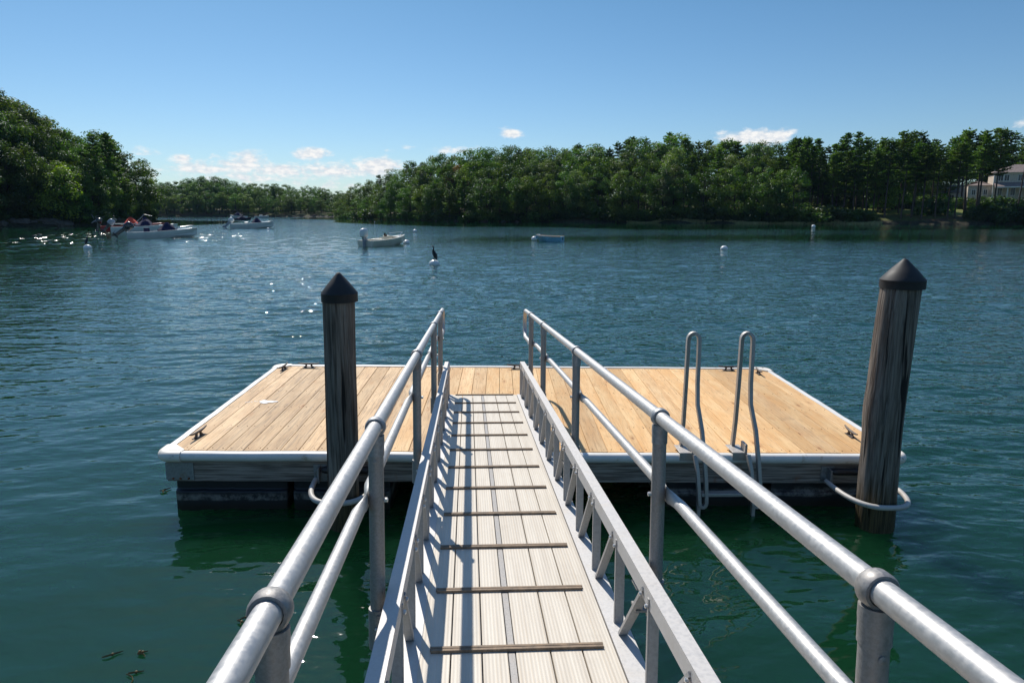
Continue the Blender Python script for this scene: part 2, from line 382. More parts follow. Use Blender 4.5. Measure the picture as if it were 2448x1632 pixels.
def fan(name, thetas, rs, hfun, mat, kind='structure', attrs=None):
    T, Rr = np.meshgrid(thetas, rs); X = Rr * np.sin(T); Y = Rr * np.cos(T)
    nr, ntb = X.shape
    Z, extra = hfun(X, Y, Rr)
    verts = np.stack([X, Y, Z], -1).reshape(-1, 3)
    i = np.arange(nr - 1)[:, None]; j = np.arange(ntb - 1)[None, :]
    a = (i * ntb + j); quads = np.stack([a, a + 1, a + ntb + 1, a + ntb], -1).reshape(-1, 4)
    jn = np.arange(nr - 1) * ntb + ntb - 1; j0 = np.arange(nr - 1) * ntb
    quads = np.concatenate([quads, np.stack([jn, j0, j0 + ntb, jn + ntb], -1)])
    nq = len(quads)
    me = bpy.data.meshes.new(name); me.vertices.add(len(verts)); me.vertices.foreach_set('co', verts.ravel().astype(np.float32))
    me.loops.add(nq * 4 + ntb); me.polygons.add(nq + 1)
    li = np.concatenate([quads.ravel(), np.arange(ntb)[::-1] * 1]).astype(np.int32)
    # quads wind: r outward, theta clockwise -> flip so normals point up
    q = quads[:, ::-1].ravel(); li[:nq * 4] = q; li[nq * 4:] = np.arange(ntb)[::-1]
    me.loops.foreach_set('vertex_index', li)
    ls = np.arange(nq + 1) * 4; me.polygons.foreach_set('loop_start', ls.astype(np.int32))
    me.polygons.foreach_set('use_smooth', np.ones(nq + 1, bool))
    me.update(calc_edges=True); me.validate()
    for k, v in (extra or {}).items():
        at = me.attributes.new(k, 'FLOAT', 'POINT'); at.data.foreach_set('value', v.ravel().astype(np.float32))
    # orientation check
    if me.polygons[0].normal.z < 0: me.flip_normals()
    me.materials.append(mat)
    o = bpy.data.objects.new(name, me); C.objects.link(o); o['kind'] = kind
    return o

def ground_mat():
    m, nt = newmat('ground'); g = N(nt)
    p = g.n('ShaderNodeNewGeometry').outputs['Position']
    sp = g.n('ShaderNodeSeparateXYZ'); g.l(p, sp.inputs[0]); z = sp.outputs[2]
    n = g.noise(p, .25, 5, .6); n2 = g.noise(p, 2.5, 4, .6)
    grass = g.mix(g.mapr(n2, .3, .7), (.035, .05, .012), (.12, .13, .03))
    soil = g.mix(g.mapr(n2, .3, .7), (.05, .032, .02), (.16, .09, .05))
    c = g.mix(g.mapr(n, .45, .6), grass, soil)
    lawn = g.math('MULTIPLY', g.mapr(sp.outputs[0], 60, 90), g.mapr(z, 1.6, 2.2))
    c = g.mix(g.math('MULTIPLY', lawn, g.mapr(n, .68, .56)), c, g.mix(g.mapr(n2, .3, .7), (.11, .15, .022), (.19, .21, .045)))
    rock = g.mix(g.mapr(n2, .35, .65), (.018, .017, .012), (.06, .055, .035))
    c = g.mix(g.mapr(z, .35, .9, 1, 0), c, rock)
    b = g.bsdf(Base_Color=c, Roughness=.9, Specular_IOR_Level=.2); g.l(g.bump(n2, .6, .2), b.inputs['Normal']); g.out(b.outputs[0]); return m
th_f = np.linspace(-.86, .86, 620); th_b = np.linspace(.86, 2 * math.pi - .86, 42)[1:-1]
def hg(X, Y, Rr):
    h = ground_h(np.stack([X.ravel(), Y.ravel()], -1)).reshape(X.shape)
    return h, None
rs = np.concatenate([np.linspace(5, 60, 12)[:-1], np.exp(np.linspace(math.log(60), math.log(420), 300)), np.exp(np.linspace(math.log(430), math.log(2400), 30))])
fan('ground', np.concatenate([th_f, th_b]), rs, hg, ground_mat())

# ------------------------------------------------------------------ water: real wave relief, finer near the gangway
WR = np.random.RandomState(5)
def water_h(X, Y, Rr):
    nth = 900
    sp = np.maximum(Rr * (1.66 / nth), np.gradient(Rr, axis=0))
    P = np.stack([X.ravel(), Y.ravel()], -1)
    shore = np.minimum(-sdist(P, FAR), -sdist(P, LEFT)).reshape(X.shape)
    shoreF = -sdist(P, FAR).reshape(X.shape)
    streak = .5 + .5 * np.sin(Y * .055 + 1.3 * np.sin(X * .021 + .7) + .6 * np.sin(X * .05 + Y * .03)) * np.cos(X * .017 - Y * .021 + 1)
    patch = .5 + .5 * np.sin(X * .11 + 2.1 * np.sin(Y * .043)) * np.sin(Y * .09 + 1.7 * np.sin(X * .05))
    lim = np.where(X > -20, 44 + 4 * np.sin(X * .06), 16.)
    lim = np.where((X < -20) & (X > -45), 16 + (X + 45) / 25 * 28, lim)
    calm = np.clip((shore - lim + 3 * np.sin(X * .21)) / 7, 0, 1); calm = calm * calm * (3 - 2 * calm)
    amp = (.10 + .90 * calm) * (.62 + .5 * streak + .25 * patch)
    lee = np.clip((-X / np.maximum(Y, 1) - .30) / .32, 0, 1) * (Y > 0)
    amp *= 1 - .52 * lee
    amp *= 1 - .55 * np.exp(-((Y - 64 - 3 * np.sin(X * .07)) / 10) ** 2) * np.clip((X + 14) / 14, 0, 1)
    amp *= .30 + .70 * np.clip((Rr - 2) / 22, 0, 1) ** .8
    Z = np.zeros_like(X)
    wx = X + .35 * np.sin(Y * .9 + X * .3) + .8 * np.sin(Y * .21 - X * .13); wy = Y + .3 * np.sin(X * .8 + 1) + .7 * np.sin(X * .17 + 2)
    for k in range(64):
        lam = .22 * (14 ** (k / 63.)) * WR.uniform(.9, 1.1)
        ang = R(-78) + WR.normal(0, .5)           # direction of travel, roughly towards the dock
        kk = 2 * math.pi / lam
        slope = .0195 * (lam / .7) ** (-.25) * (1.0 if lam < 1.3 else .5)
        att = np.clip((lam / sp - 2.6) / 3.0, 0, 1)
        ph = WR.uniform(0, 6.28)
        arg = kk * (wx * math.cos(ang) + wy * math.sin(ang)) + ph
        Z += att * (slope / kk) * np.sin(arg + .35 * np.sin(arg))
    Z *= amp
    glint_zone = 1.5 * np.exp(-((Y - 80 - .25 * X) / 18) ** 2) * np.clip((-16 - X) / 16, 0, 1) * np.clip((np.sin(X * .43 + Y * .2) + np.sin(Y * .37 - X * .9)) - .2, 0, 1)  # mask for the added sun glints, set where the water should sparkle
    glint_zone = np.where(glint_zone > .05, glint_zone, 0)
    return Z, {'wind': amp, 'glint_zone': glint_zone}
def water_mat():
    m, nt = newmat('water'); g = N(nt)
    p = g.n('ShaderNodeNewGeometry').outputs['Position']
    wind = g.n('ShaderNodeAttribute', attribute_name='wind').outputs['Fac']
    def hgt(off):
        q = g.vmath('ADD', p, off)
        a = g.noise(g.scalevec(q, (2.2, 4.2, 1)), 1.0, 2, .55, .2)
        b = g.noise(g.scalevec(q, (7, 12, 1)), 1.0, 2, .5)
        return g.math('ADD', g.math('MULTIPLY', a, .050), g.math('MULTIPLY', b, .009))
    e = .012
    h0 = hgt((0, 0, 0)); hx = hgt((e, 0, 0)); hy = hgt((0, e, 0))
    gl = g.n('ShaderNodeAttribute', attribute_name='glint_zone').outputs['Fac']
    # glint patches: facets added with random slopes centred on the sun's mirror angle
    gn = g.n('ShaderNodeTexVoronoi'); g.l(g.scalevec(p, (3.1, 3.1, 0)), gn.inputs['Vector']); gn.inputs['Scale'].default_value = 1.0
    gs = g.n('ShaderNodeSeparateColor'); g.l(gn.outputs['Color'], gs.inputs[0])
    sub = g.math('MULTIPLY', g.math('GREATER_THAN', gs.outputs[2], .80), g.math('MINIMUM', gl, 1.0))
    gc = g.n('ShaderNodeCombineXYZ'); g.l(g.math('MULTIPLY', g.math('ADD', g.math('MULTIPLY', g.math('SUBTRACT', gs.outputs[0], .5), .8), .1), sub), gc.inputs[0])
    g.l(g.math('MULTIPLY', g.math('SUBTRACT', g.math('MULTIPLY', g.math('SUBTRACT', gs.outputs[1], .5), .35), .4), sub), gc.inputs[1]); gv = gc.outputs[0]
    gx = g.math('DIVIDE', g.math('SUBTRACT', h0, hx), e); gy = g.math('DIVIDE', g.math('SUBTRACT', h0, hy), e)
    cv = g.n('ShaderNodeCombineXYZ'); g.l(g.math('MULTIPLY', gx, wind), cv.inputs[0]); g.l(g.math('MULTIPLY', gy, wind), cv.inputs[1])
    nrm = g.vmath('NORMALIZE', g.vmath('ADD', g.vmath('ADD', g.n('ShaderNodeNewGeometry').outputs['Normal'], cv.outputs[0]), g.scalevec(gv, (1, 1, 0))))
    n = g.noise(p, .05, 3); c = g.mix(g.mapr(n, .3, .7), (.004, .030, .011), (.005, .036, .015))
    b = g.bsdf(Base_Color=c, Roughness=g.math('ADD', .025, g.math('MULTIPLY', sub, .12)), IOR=1.42, Subsurface_Weight=1.0, Subsurface_Radius=(1.0, 1.6, 1.2), Subsurface_Scale=1.0); b.subsurface_method = 'BURLEY'; g.l(nrm, b.inputs['Normal'])
    g.out(b.outputs[0]); return m
thw = np.concatenate([np.linspace(-.83, .83, 900), np.linspace(.83, 2 * math.pi - .83, 72)[1:-1]])
rw = np.concatenate([[.6, 1.0, 1.4, 1.7, 2.0], np.exp(np.linspace(math.log(2.2), math.log(380), 1150)), [450, 600, 1000, 2300]])
fan('water', thw, rw, water_h, water_mat())

# ------------------------------------------------------------------ gangway
gy_, sl, gr = -.0457, .0827, -.012
d = Vector((math.sin(gy_) * math.cos(sl), math.cos(gy_) * math.cos(sl), -math.sin(sl))); lat = Vector((math.cos(gy_), -math.sin(gy_), 0)); up = lat.cross(d)
lat, up = lat * math.cos(gr) + up * math.sin(gr), up * math.cos(gr) - lat * math.sin(gr)
G0 = Vector((-.2414, 7.2516, .061 + ZD))
gang = thing('gangway', 'sloping aluminium gangway with tube handrails running down onto the wooden float', 'gangway')
gang.matrix_world = Matrix(((lat.x, d.x, up.x, G0.x), (lat.y, d.y, up.y, G0.y), (lat.z, d.z, up.z, G0.z), (0, 0, 0, 1)))
LEN = 9.2
b = MB()
for i, (x0, x1) in enumerate([(-.288, -.1695), (-.1645, -.0595), (-.0545, .0335), (.0635, .185), (.190, .300), (.305, .4205)]):
    b.cur = .1 + .13 * i; b.box(x0, x1, -LEN, -.012, -.03, 0, .0015)
b.build('deck_boards', M['board'], gang, 0)
b = MB(); b.box(.0365, .0605, -LEN, -.012, -.03, -.001, .001); b.build('joint_strip', M['post'], gang, 0)
b = MB(); b.box(-.3, .43, -LEN, -.02, -.10, -.034); b.build('under_frame', M['truss'], gang, 0)
for i in range(20):
    b = MB(); y = -.457 * i - .03
    b.box(-.2415 + rnd.uniform(-.004, .004), .3817 + rnd.uniform(-.004, .004), y - .016, y - .003, -.001, .011); b.box(-.2415, .3817, y + .001, y + .013, -.001, .011)
    b.box(-.2415, .3817, y - .004, y + .002, -.001, .006)
    b.build('tread_bar', M['tread'], gang, 0)
for sgn, xi in ((1, .455), (-1, -.305)):
    # side truss: bottom edge angle, top chord
    e = MB(); e.box(*sorted((xi - sgn * .030, xi + sgn * .052)), -LEN, 0, -.020, .003, .001); e.build('edge_angle', M['chord'], gang, 0)
    ch = MB(); o1 = xi + sgn * .004
    ch.box(*sorted((o1, o1 + sgn * .006)), -LEN, .02, .300, .352)          # vertical leaf
    ch.box(*sorted((o1, o1 + sgn * .048)), -LEN, .02, .353, .360)          # top leaf
    c_ = ch.build('top_chord', M['chord'], gang, 0)
    def chan(mb, y0, z0, y1, z1, w_, xa, dep):
        t = Vector((0, y1 - y0, z1 - z0)).normalized(); nrm = Vector((0, t.z, -t.y))
        a = Vector((xa, y0, z0)); L = Vector((xa, y1, z1)) - a; X = Vector((sgn * dep, 0, 0)); th = .004
        h = nrm * (w_ / 2)
        def slab(p, u_, v_): mb.prism([p, p + u_, p + u_ + v_, p + v_], L)
        slab(a - h, X * 0 + Vector((sgn * th, 0, 0)), nrm * w_)             # web faces the deck
        slab(a - h + Vector((sgn * (th + .0005), 0, 0)), X, nrm * th); slab(a + h - nrm * th + Vector((sgn * (th + .0005), 0, 0)), X, nrm * th)
    k = 0; y = -.165
    while y > -LEN + .2:
        v = MB(); chan(v, y, .003, y, .335 if k else .35, .014, xi, .032); v.build('upright', M['truss'], gang, 0)
        v = MB(); chan(v, y - .085, .003, y - .405, .335, .013, xi - sgn * .002, .028); v.build('diagonal_brace', M['truss'], gang, 0)
        for yy, zz in ((y, .31), (y - .40, .315)):
            q = MB(); q.lathe([(.008, 0), (.008, .006), (.005, .009)], 8, Matrix.Translation((xi - sgn * .001, yy, zz)) @ Matrix.Rotation(-sgn * math.pi / 2, 4, 'Y'))
            v_ = q.build('bolt', M['bolt'], gang, 0); v_.parent = c_
        y -= .473; k += 1
    q = MB(); chan(q, -.012, .003, -.012, .35, .018, xi, .042); q.build('upright', M['truss'], gang, 0)
    # handrail
    xr, hr0, hr1 = (.54, .895, .855) if sgn > 0 else (-.39, .905, .865)
    ps = [-.30, .38, 1.55, 3.35, 5.15, 6.39, 8.2] if sgn > 0 else [-.27, .36, 1.72, 3.60, 5.30, 6.43, 8.2]
    def H(p): return hr0 + (hr1 - hr0) * min(1, max(0, p / 6.4))
    mid0, mid1 = (.60, .597) if sgn > 0 else (.655, .638)
    def Hm(p): return mid0 + (mid1 - mid0) * min(1, max(0, p / 6.4))
    path = []
    # end loop: from rail end, curving down and back in to the midrail
    pe = ps[0]
    zt, zm = H(pe), Hm(pe)
    for p in np.linspace(9.0, pe, 14): path.append((xr, -p, H(p)))
    rr = (zt - zm) / 2
    for a in range(1, 12):
        t_ = math.pi * a / 12; path.append((xr, -pe + rr * .85 * math.sin(t_), zm + rr + rr * math.cos(t_)))
    path.append((xr, -pe, zm)); path.append((xr, -ps[1] + .05, Hm(.3)))
    t = MB(); t.tube(path, .0218, 20); hro = t.build('handrail', M['rail'], gang, 60)
    for p in ps[1:]:
        z = H(p)
        t = MB(); zb = .262
        t.tube([(xr, -p, zb), (xr, -p, z - .062)], .0235, 20); po = t.build('post', M['post'], gang, 40)
        t = MB()      # collar: a ring round the rail with a neck that sleeves the post
        rt_, r2 = .0230, .0315; nseg = 28
        secs = []
        for kx in range(nseg + 1):
            an = 2 * math.pi * kx / nseg; cs, sn = math.cos(an), math.sin(an)
            secs.append([(xr + r_ * sn, -p + yy, z + r_ * cs) for r_, yy in ((rt_, -.016), (r2 - .003, -.016), (r2, -.010), (r2, .010), (r2 - .003, .016), (rt_, .016))])
        t.loft(secs, cap=False, close=True)
        t.lathe([(.026, -.088), (.026, -.060), (.027, -.045), (.0265, -.026)], 20, Matrix.Translation((xr, -p, z)))
        cl = t.build('collar', M['galv'] if p != ps[5] else M['post'], gang, 50); cl.parent = po
        t = MB(); t.lathe([(.007, 0), (.007, .002), (.002, .003)], 12, Matrix.Translation((xr, -p - .0235, z - .105)) @ Matrix.Rotation(math.pi / 2, 4, 'X')); pl = t.build('plug', M['post'], po, 0)
        # base clamp on the chord
        t = MB(); t.tube([(xr, -p, zb - .10), (xr, -p, zb + .03)], .0295, 16)
        xa, xb = sorted((xi + sgn * .011, xr))
        t.box(xa, xb, -p - .035, -p + .035, zb + .010, zb + .018); t.box(xa, xb, -p - .035, -p + .035, zb - .07, zb - .062)
        bs = t.build('base_clamp', M['post'], po, 40)
        for zz in (zb - .025, zb - .06):
            t = MB(); t.lathe([(.007, 0), (.007, .008), (.004, .010)], 6, Matrix.Translation((xr, -p - .029, zz)) @ Matrix.Rotation(math.pi / 2, 4, 'X')); t.build('bolt', M['bolt'], po, 0)
        t = MB(); t.lathe([(.008, 0), (.008, .01), (.005, .012)], 6, Matrix.Translation((xr - sgn * .0235, -p, Hm(p))) @ Matrix.Rotation(-sgn * math.pi / 2, 4, 'Y')); t.build('bolt', M['bolt'], po, 0)
    # mid rails between posts, flattened at both ends and bolted to the outer side of the posts
    xm = xr + sgn * .040
    for a, c in zip(ps[1:-1], ps[2:]):
        n = 24; secs = []
        for k in range(n + 1):
            u = k / n; p = a - .03 + (c - a + .06) * u - .03 * (u)
            e0 = min((p - (a - .03)), (c - p + .03)) ; fl = min(1, max(0, (e0 - .05) / .09)); fl = fl * fl * (3 - 2 * fl)
            sx_ = .004 + (.0192 - .004) * fl; sz_ = .028 + (.0192 - .028) * fl
            off = sgn * (-.012 * (1 - fl))
            secs.append([(xm + off + sx_ * math.cos(q_ * math.pi / 8), -p, Hm(p) + sz_ * math.sin(q_ * math.pi / 8)) for q_ in range(16)])
        t = MB(); t.loft(secs, close=True); t.build('mid_rail', M['rail'], gang, 50)

# ------------------------------------------------------------------ floating dock
xf, yf = -2.805, 5.5667; WX, WY = 6.22, 3.05
dock = thing('floating_dock', 'rectangular wooden swim float with white vinyl edging on black drums', 'dock')
dock.matrix_world = Matrix.Translation((xf + WX / 2, yf, ZD)) @ Matrix.Rotation(.0155, 4, 'X') @ Matrix.Rotation(.011, 4, 'Y')
hx = WX / 2
b = MB(); npl = 40; pw = WX / npl
for i in range(npl):
    x0 = -hx + i * pw; b.cur = rnd.uniform(.05, 1); gp = rnd.uniform(.0025, .0045)
    b.box(x0 + gp / 2, x0 + pw - gp / 2, .035 + rnd.uniform(0, .004), WY - .02, -.038, 0 + rnd.uniform(-.0015, .0015), .003)
b.build('deck_planks', M['deck'], dock, 0)
# nails: rows of small dark heads on every plank
b = MB()
for i in range(npl):
    for yy in (.09, .68, 1.28, 1.88, 2.46, 2.96):
        for dx in (.03, .12):
            x = -hx + i * pw + dx + rnd.uniform(-.006, .006); y = yy + rnd.uniform(-.012, .012)
            b.lathe([(.0055, 0.0), (.0045, .0022)], 6, Matrix.Translation((x, y, .0005)))
nl = b.build('nail_heads', M['rust'], dock, 0); nl['kind'] = 'stuff'
def dprof(out):      # D shaped bumper, (outward, z)
    pr = [(0, .008), (.036, .012)]
    for k in range(9):
        a = math.pi / 2 - math.pi * k / 8; pr.append((.040 + .036 * math.cos(a), -.027 + .040 * math.sin(a)))
    pr += [(0, -.067)]; return pr
def bumper(p0, p1, outv):
    p0 = Vector(p0); p1 = Vector(p1); o = Vector(outv)
    b = MB(); n = 30; secs = []
    for i in range(n + 1):
        u = i / n; c = p0.lerp(p1, u); wv = .0015 * math.sin(u * 23 + p0.x) + .001 * math.sin(u * 51)
        secs.append([c + o * (q[0] * (1 if q[0] else 0) - .004) + Vector((0, 0, q[1] + wv)) for q in dprof(1)])
    b.loft(secs, close=True); bo = b.build('bumper', M['vinyl'], dock, 50)
    f = MB(); t = (p1 - p0).normalized()
    f.prism([p0 + o * .001 + Vector((0, 0, -.0685)), p0 + o * .006 + Vector((0, 0, -.0685)), p0 + o * .006 + Vector((0, 0, -.088)), p0 + o * .001 + Vector((0, 0, -.088))], p1 - p0)
    fo = f.build('flange', M['flange'], dock, 0); fo.parent = bo
    nb = MB(); L = (p1 - p0).length; q = .1
    while q < L:
        c = p0 + t * (q + rnd.uniform(-.01, .01)) + o * .0065 + Vector((0, 0, -.079)); nb.ball(c, .006, seg=6, rings=4); q += .18
    no = nb.build('nail_heads', M['rust'], dock, 0); no.parent = bo; no['kind'] = 'stuff'
e = .0
bumper((-hx + .12, 0, 0), (hx - .12, 0, 0), (0, -1, 0)); bumper((-hx + .12, WY, 0), (hx - .12, WY, 0), (0, 1, 0))
bumper((-hx, .12, 0), (-hx, WY - .12, 0), (-1, 0, 0)); bumper((hx, .12, 0), (hx, WY - .12, 0), (1, 0, 0))
for sx in (-1, 1):
    for sy, yy in ((-1, 0), (1, WY)):
        b = MB(); pts = []
        # rounded corner cap, D section swept round the corner
        r0 = .045; secs = []
        path = [(Vector((sx * hx - sx * .135, yy, 0)), Vector((0, sy, 0)))]
        for k in range(9):
            a = math.pi / 2 * k / 8
            nrm = Vector((sx * math.sin(a), sy * math.cos(a), 0)); c = Vector((sx * (hx - r0), yy - sy * r0, 0)) + nrm * r0
            path.append((c, nrm))
        path.append((Vector((sx * hx, yy - sy * .135, 0)), Vector((sx, 0, 0))))
        for c, nrm in path:
            secs.append([c + nrm * (q[0] * 1.16 + .001) + Vector((0, 0, q[1] * 1.12 + .004)) for q in dprof(1)])
        b.loft(secs, close=True)
        ip = [(sx * (hx - .135), yy, 0), (sx * (hx - .135), yy - sy * .02, 0), (sx * (hx - .02), yy - sy * .135, 0), (sx * hx, yy - sy * .135, 0), (sx * hx, yy - sy * .03, 0), (sx * (hx - .03), yy, 0)]
        b.prism([(x, y, .0045) for x, y, z in ip], (0, 0, .010))
        b.build('corner_cap', M['vinylcap'], dock, 45)
# rim beams
for nm, bx in (('front', (-hx - .012, hx + .012, -.012, .030, -.258, -.062)), ('rear', (-hx - .012, hx + .012, WY - .030, WY + .012, -.258, -.062)),
               ('l', (-hx - .012, -hx + .030, .032, WY - .032, -.258, -.062)), ('r', (hx - .030, hx + .012, .032, WY - .032, -.258, -.062))):
    b = MB(); b.box(*bx); b.build('rim_beam', M['beam'], dock, 0, .004)
for xx in np.linspace(-hx + .6, hx - .6, 6):
    b = MB(); b.box(xx - .02, xx + .02, .05, WY - .05, -.2, -.042); b.build('joist', M['beam'], dock, 0)
for sx in (-1, 1):
    for sy, yy in ((-1, 0), (1, WY)):
        b = MB(); x0, x1 = sorted((sx * (hx - .215), sx * (hx + .018)))
        y0, y1 = sorted((yy + sy * .0125, yy + sy * .018)); b.box(x0, x1, y0, y1, -.245, -.092)
        xa, xb = sorted((sx * (hx + .0125), sx * (hx + .018))); ya, yb = sorted((yy + sy * .0120, yy - sy * .215)); b.box(xa, xb, ya, yb, -.245, -.092)
        cp = b.build('corner_plate', M['galv'], dock, 0)
        for q_ in (.04, .1, .17):
            b = MB(); b.lathe([(.009, 0), (.009, .006), (.005, .008)], 8, Matrix.Translation((sx * (hx - q_), yy + sy * .018, -.232)) @ Matrix.Rotation(-sy * math.pi / 2, 4, 'X')); b_ = b.build('bolt', M['rust'], dock, 0); b_.parent = cp
# drums
def drum(x0, x1, y0, y1):
    b = MB(); secs = []
    n = 20
    for i in range(n + 1):
        u = i / n; x = x0 + (x1 - x0) * u
        dz = -.03 if (i % 5 == 0 and 0 < i < n) else 0
        iny = .02 if (i in (0, n)) else (.012 if dz else 0)
        sec = [(x, y0 + iny, -.64), (x, y0 + iny, -.36 + .0), (x, y0 + .03 + iny, -.345), (x, y0 + .03 + iny, -.238), (x, y1 - .03 - iny, -.238), (x, y1 - iny, -.345), (x, y1 - iny, -.64)]
        secs.append(sec)
    b.loft(secs, close=True); b.build('float_drum', M['drum'], dock, 30, .008)
for (a, c) in ((-hx + .03, -hx + .98), (-hx + 1.03, -hx + 1.86), (1.10, 2.0), (2.06, hx - .06)):
    drum(a, c, .0, 1.2); drum(a, c, 1.85, WY - .05)
# cleats
def cleat(x, y, ang):
    c = MB(); Mt = Matrix.Translation((x, y, 0)) @ Matrix.Rotation(ang, 4, 'Z')
    def T(p): return Mt @ Vector(p)
    c.tube([T(p) for p in ((-.135, 0, .062), (-.10, 0, .054), (-.05, 0, .048), (.05, 0, .048), (.10, 0, .054), (.135, 0, .062))], [.006, .009, .012, .012, .009, .006], 10)
    for s_ in (-1, 1): c.tube([T((s_ * .03, 0, .046)), T((s_ * .036, 0, .02)), T((s_ * .05, 0, .004))], [.011, .012, .018], 10)
    c.prism([T(p) for p in ((-.075, -.022, .001), (.075, -.022, .001), (.075, .022, .001), (-.075, .022, .001))], (0, 0, .006))
    c.build('mooring_cleat', M['cleatm'], dock, 50)
for X, Y, a in ((-2.70, 5.94, 1.45), (-2.70, 8.42, 1.5), (-2.42, 8.54, 0), (.22, 8.54, 0), (2.93, 8.54, 0), (3.25, 8.36, 1.5), (3.245, 6.04, 1.5)):
    cleat(X - xf - hx, Y - yf, a)
b = MB(); c0 = Vector((-2.45 - xf - hx, 7.03 - yf, .0022)); ring = []
for k in range(26):
    a = k / 26 * 2 * math.pi; r_ = 1 + .25 * math.sin(3 * a + 1) + .15 * math.sin(7 * a); ring.append(c0 + Vector((.085 * r_ * math.cos(a), .05 * r_ * math.sin(a), 0)))
b.prism(ring, (0, 0, .0012))
for k in range(7): b.ball(c0 + Vector((-.10 - .02 * k + rnd.uniform(-.01, .01), rnd.uniform(-.03, .03), .0005)), .008, sz=.15, seg=8, rings=4)
b.build('white_splash', simple('splash_white', (.75, .75, .74), .6), dock, 0)
# pile guides
def guide(x, y0, wd, dep, droop, pr=.03, skew=0.0):
    """hoop of PVC covered pipe hung from two plates on the front beam"""
    z0 = -.20
    for s_ in (-1, 1):
        xx = x + s_ * wd; b = MB()
        b.box(xx - .055, xx + .055, -.021, -.013, -.250, -.10); b.box(xx - .006, xx + .006, -.095, -.0215, -.24, -.11)
        b.build('guide_bracket', M['galv'], dock, 0)
    h = MB(); pts = []
    n = 26
    for k in range(n + 1):
        a = math.pi * k / n; ex = .72
        cx = math.copysign(abs(math.cos(a)) ** ex, math.cos(a)); cy = max(0, math.sin(a)) ** ex
        pts.append((x - wd * cx * 1.12 + skew * cy, -.07 - dep * cy, z0 - .015 - droop * cy))
    h.tube(pts, pr, 14); h.build('guide_hoop', M['pvc'], dock, 60)
    r_ = MB(); r_.tube([(x - wd + .02, -.055, -.135), (x - wd + .05, -.055, -.135), (x + wd - .05, -.055, -.135), (x + wd - .02, -.055, -.135)], [.018, .030, .030, .018], 14)
    r_.build('guide_roller', M['roller'], dock, 60)
guide(-1.30 - xf - hx, 0, .225, .40, .03, .022)
guide(3.05 - xf - hx, 0, .235, .52, .0, .021, .0)

# ------------------------------------------------------------------ swim ladder
lad = thing('swim_ladder', 'aluminium swim ladder with two tall hooped handrails on the front edge of the float', 'ladder', (0, 0, ZD))
def flatbar(mb, pts, w_, t_):
    pts = [Vector(p) for p in pts]; secs = []
    for i, p in enumerate(pts):
        t = (pts[min(i + 1, len(pts) - 1)] - pts[max(i - 1, 0)]).normalized()
        a = Vector((0, 1, 0)); a = (a - t * a.dot(t)).normalized(); c = t.cross(a)
        secs.append([p + c * (w_ / 2) + a * t_ / 2, p - c * (w_ / 2) + a * t_ / 2, p - c * (w_ / 2) - a * t_ / 2, p + c * (w_ / 2) - a * t_ / 2])
    mb.loft(secs, close=True)
for x0 in (1.62, 2.07):
    b = MB(); pts = []
    xl, xr_ = x0 - .042, x0 + .042
    Yi, Yo = 5.66, 5.44
    # inner leg foot on deck -> up -> loop -> down the outside to the water
    pts = [(xl - .006, Yi + .02, .005), (xl, Yi, .25), (xl, Yi - .02, .6), (xl, Yi - .03, .97)]
    for k in range(1, 9):
        a = math.pi * k / 9; pts.append((x0 - .042 * math.cos(a), Yi - .03 - .03 * k / 9, .97 + .052 * math.sin(a)))
    pts += [(xr_, Yi - .06, .97), (xr_, Yi - .07, .6), (xr_ + .004, Yi - .09, .42), (xr_ + .02, Yo + .02, .22), (xr_ + .034, Yo - .04, .0), (xr_ + .048, Yo - .07, -.2), (xr_ + .055, Yo - .08, -.36)]
    for k in range(1, 7):
        a = math.pi * k / 7; pts.append((x0 + .068 + .030 * math.cos(a), Yo - .08, -.36 - .045 * math.sin(a)))
    pts += [(x0 + .036, Yo - .07, -.30), (x0 + .02, Yo - .05, -.1), (x0 + .005, Yo, .02)]
    flatbar(b, pts, .029, .045); b.build('rail_hoop', M['ladder'], lad, 40, .002)
for z in (-.30, -.57):
    b = MB(); b.box(1.675, 2.125, 5.35, 5.42, z - .014, z + .014); b.build('rung', M['ladder'], lad, 0, .004)
for x0 in (1.66, 2.12):
    b = MB(); b.box(x0 - .014, x0 + .014, 5.36, 5.395, -.95, -.33); b.build('lower_leg', M['ladder'], lad, 0)
for x0 in (1.585, 2.035):
    b = MB(); b.box(x0 - .07, x0 + .05, 5.50, 5.70, .014, .021); b.box(x0 + .03, x0 + .05, 5.49, 5.60, .022, .09); b.box(x0 - .07, x0 + .05, 5.493, 5.499, -.05, .020)
    b.build('mount_plate', M['ladder'], lad, 0, .002)

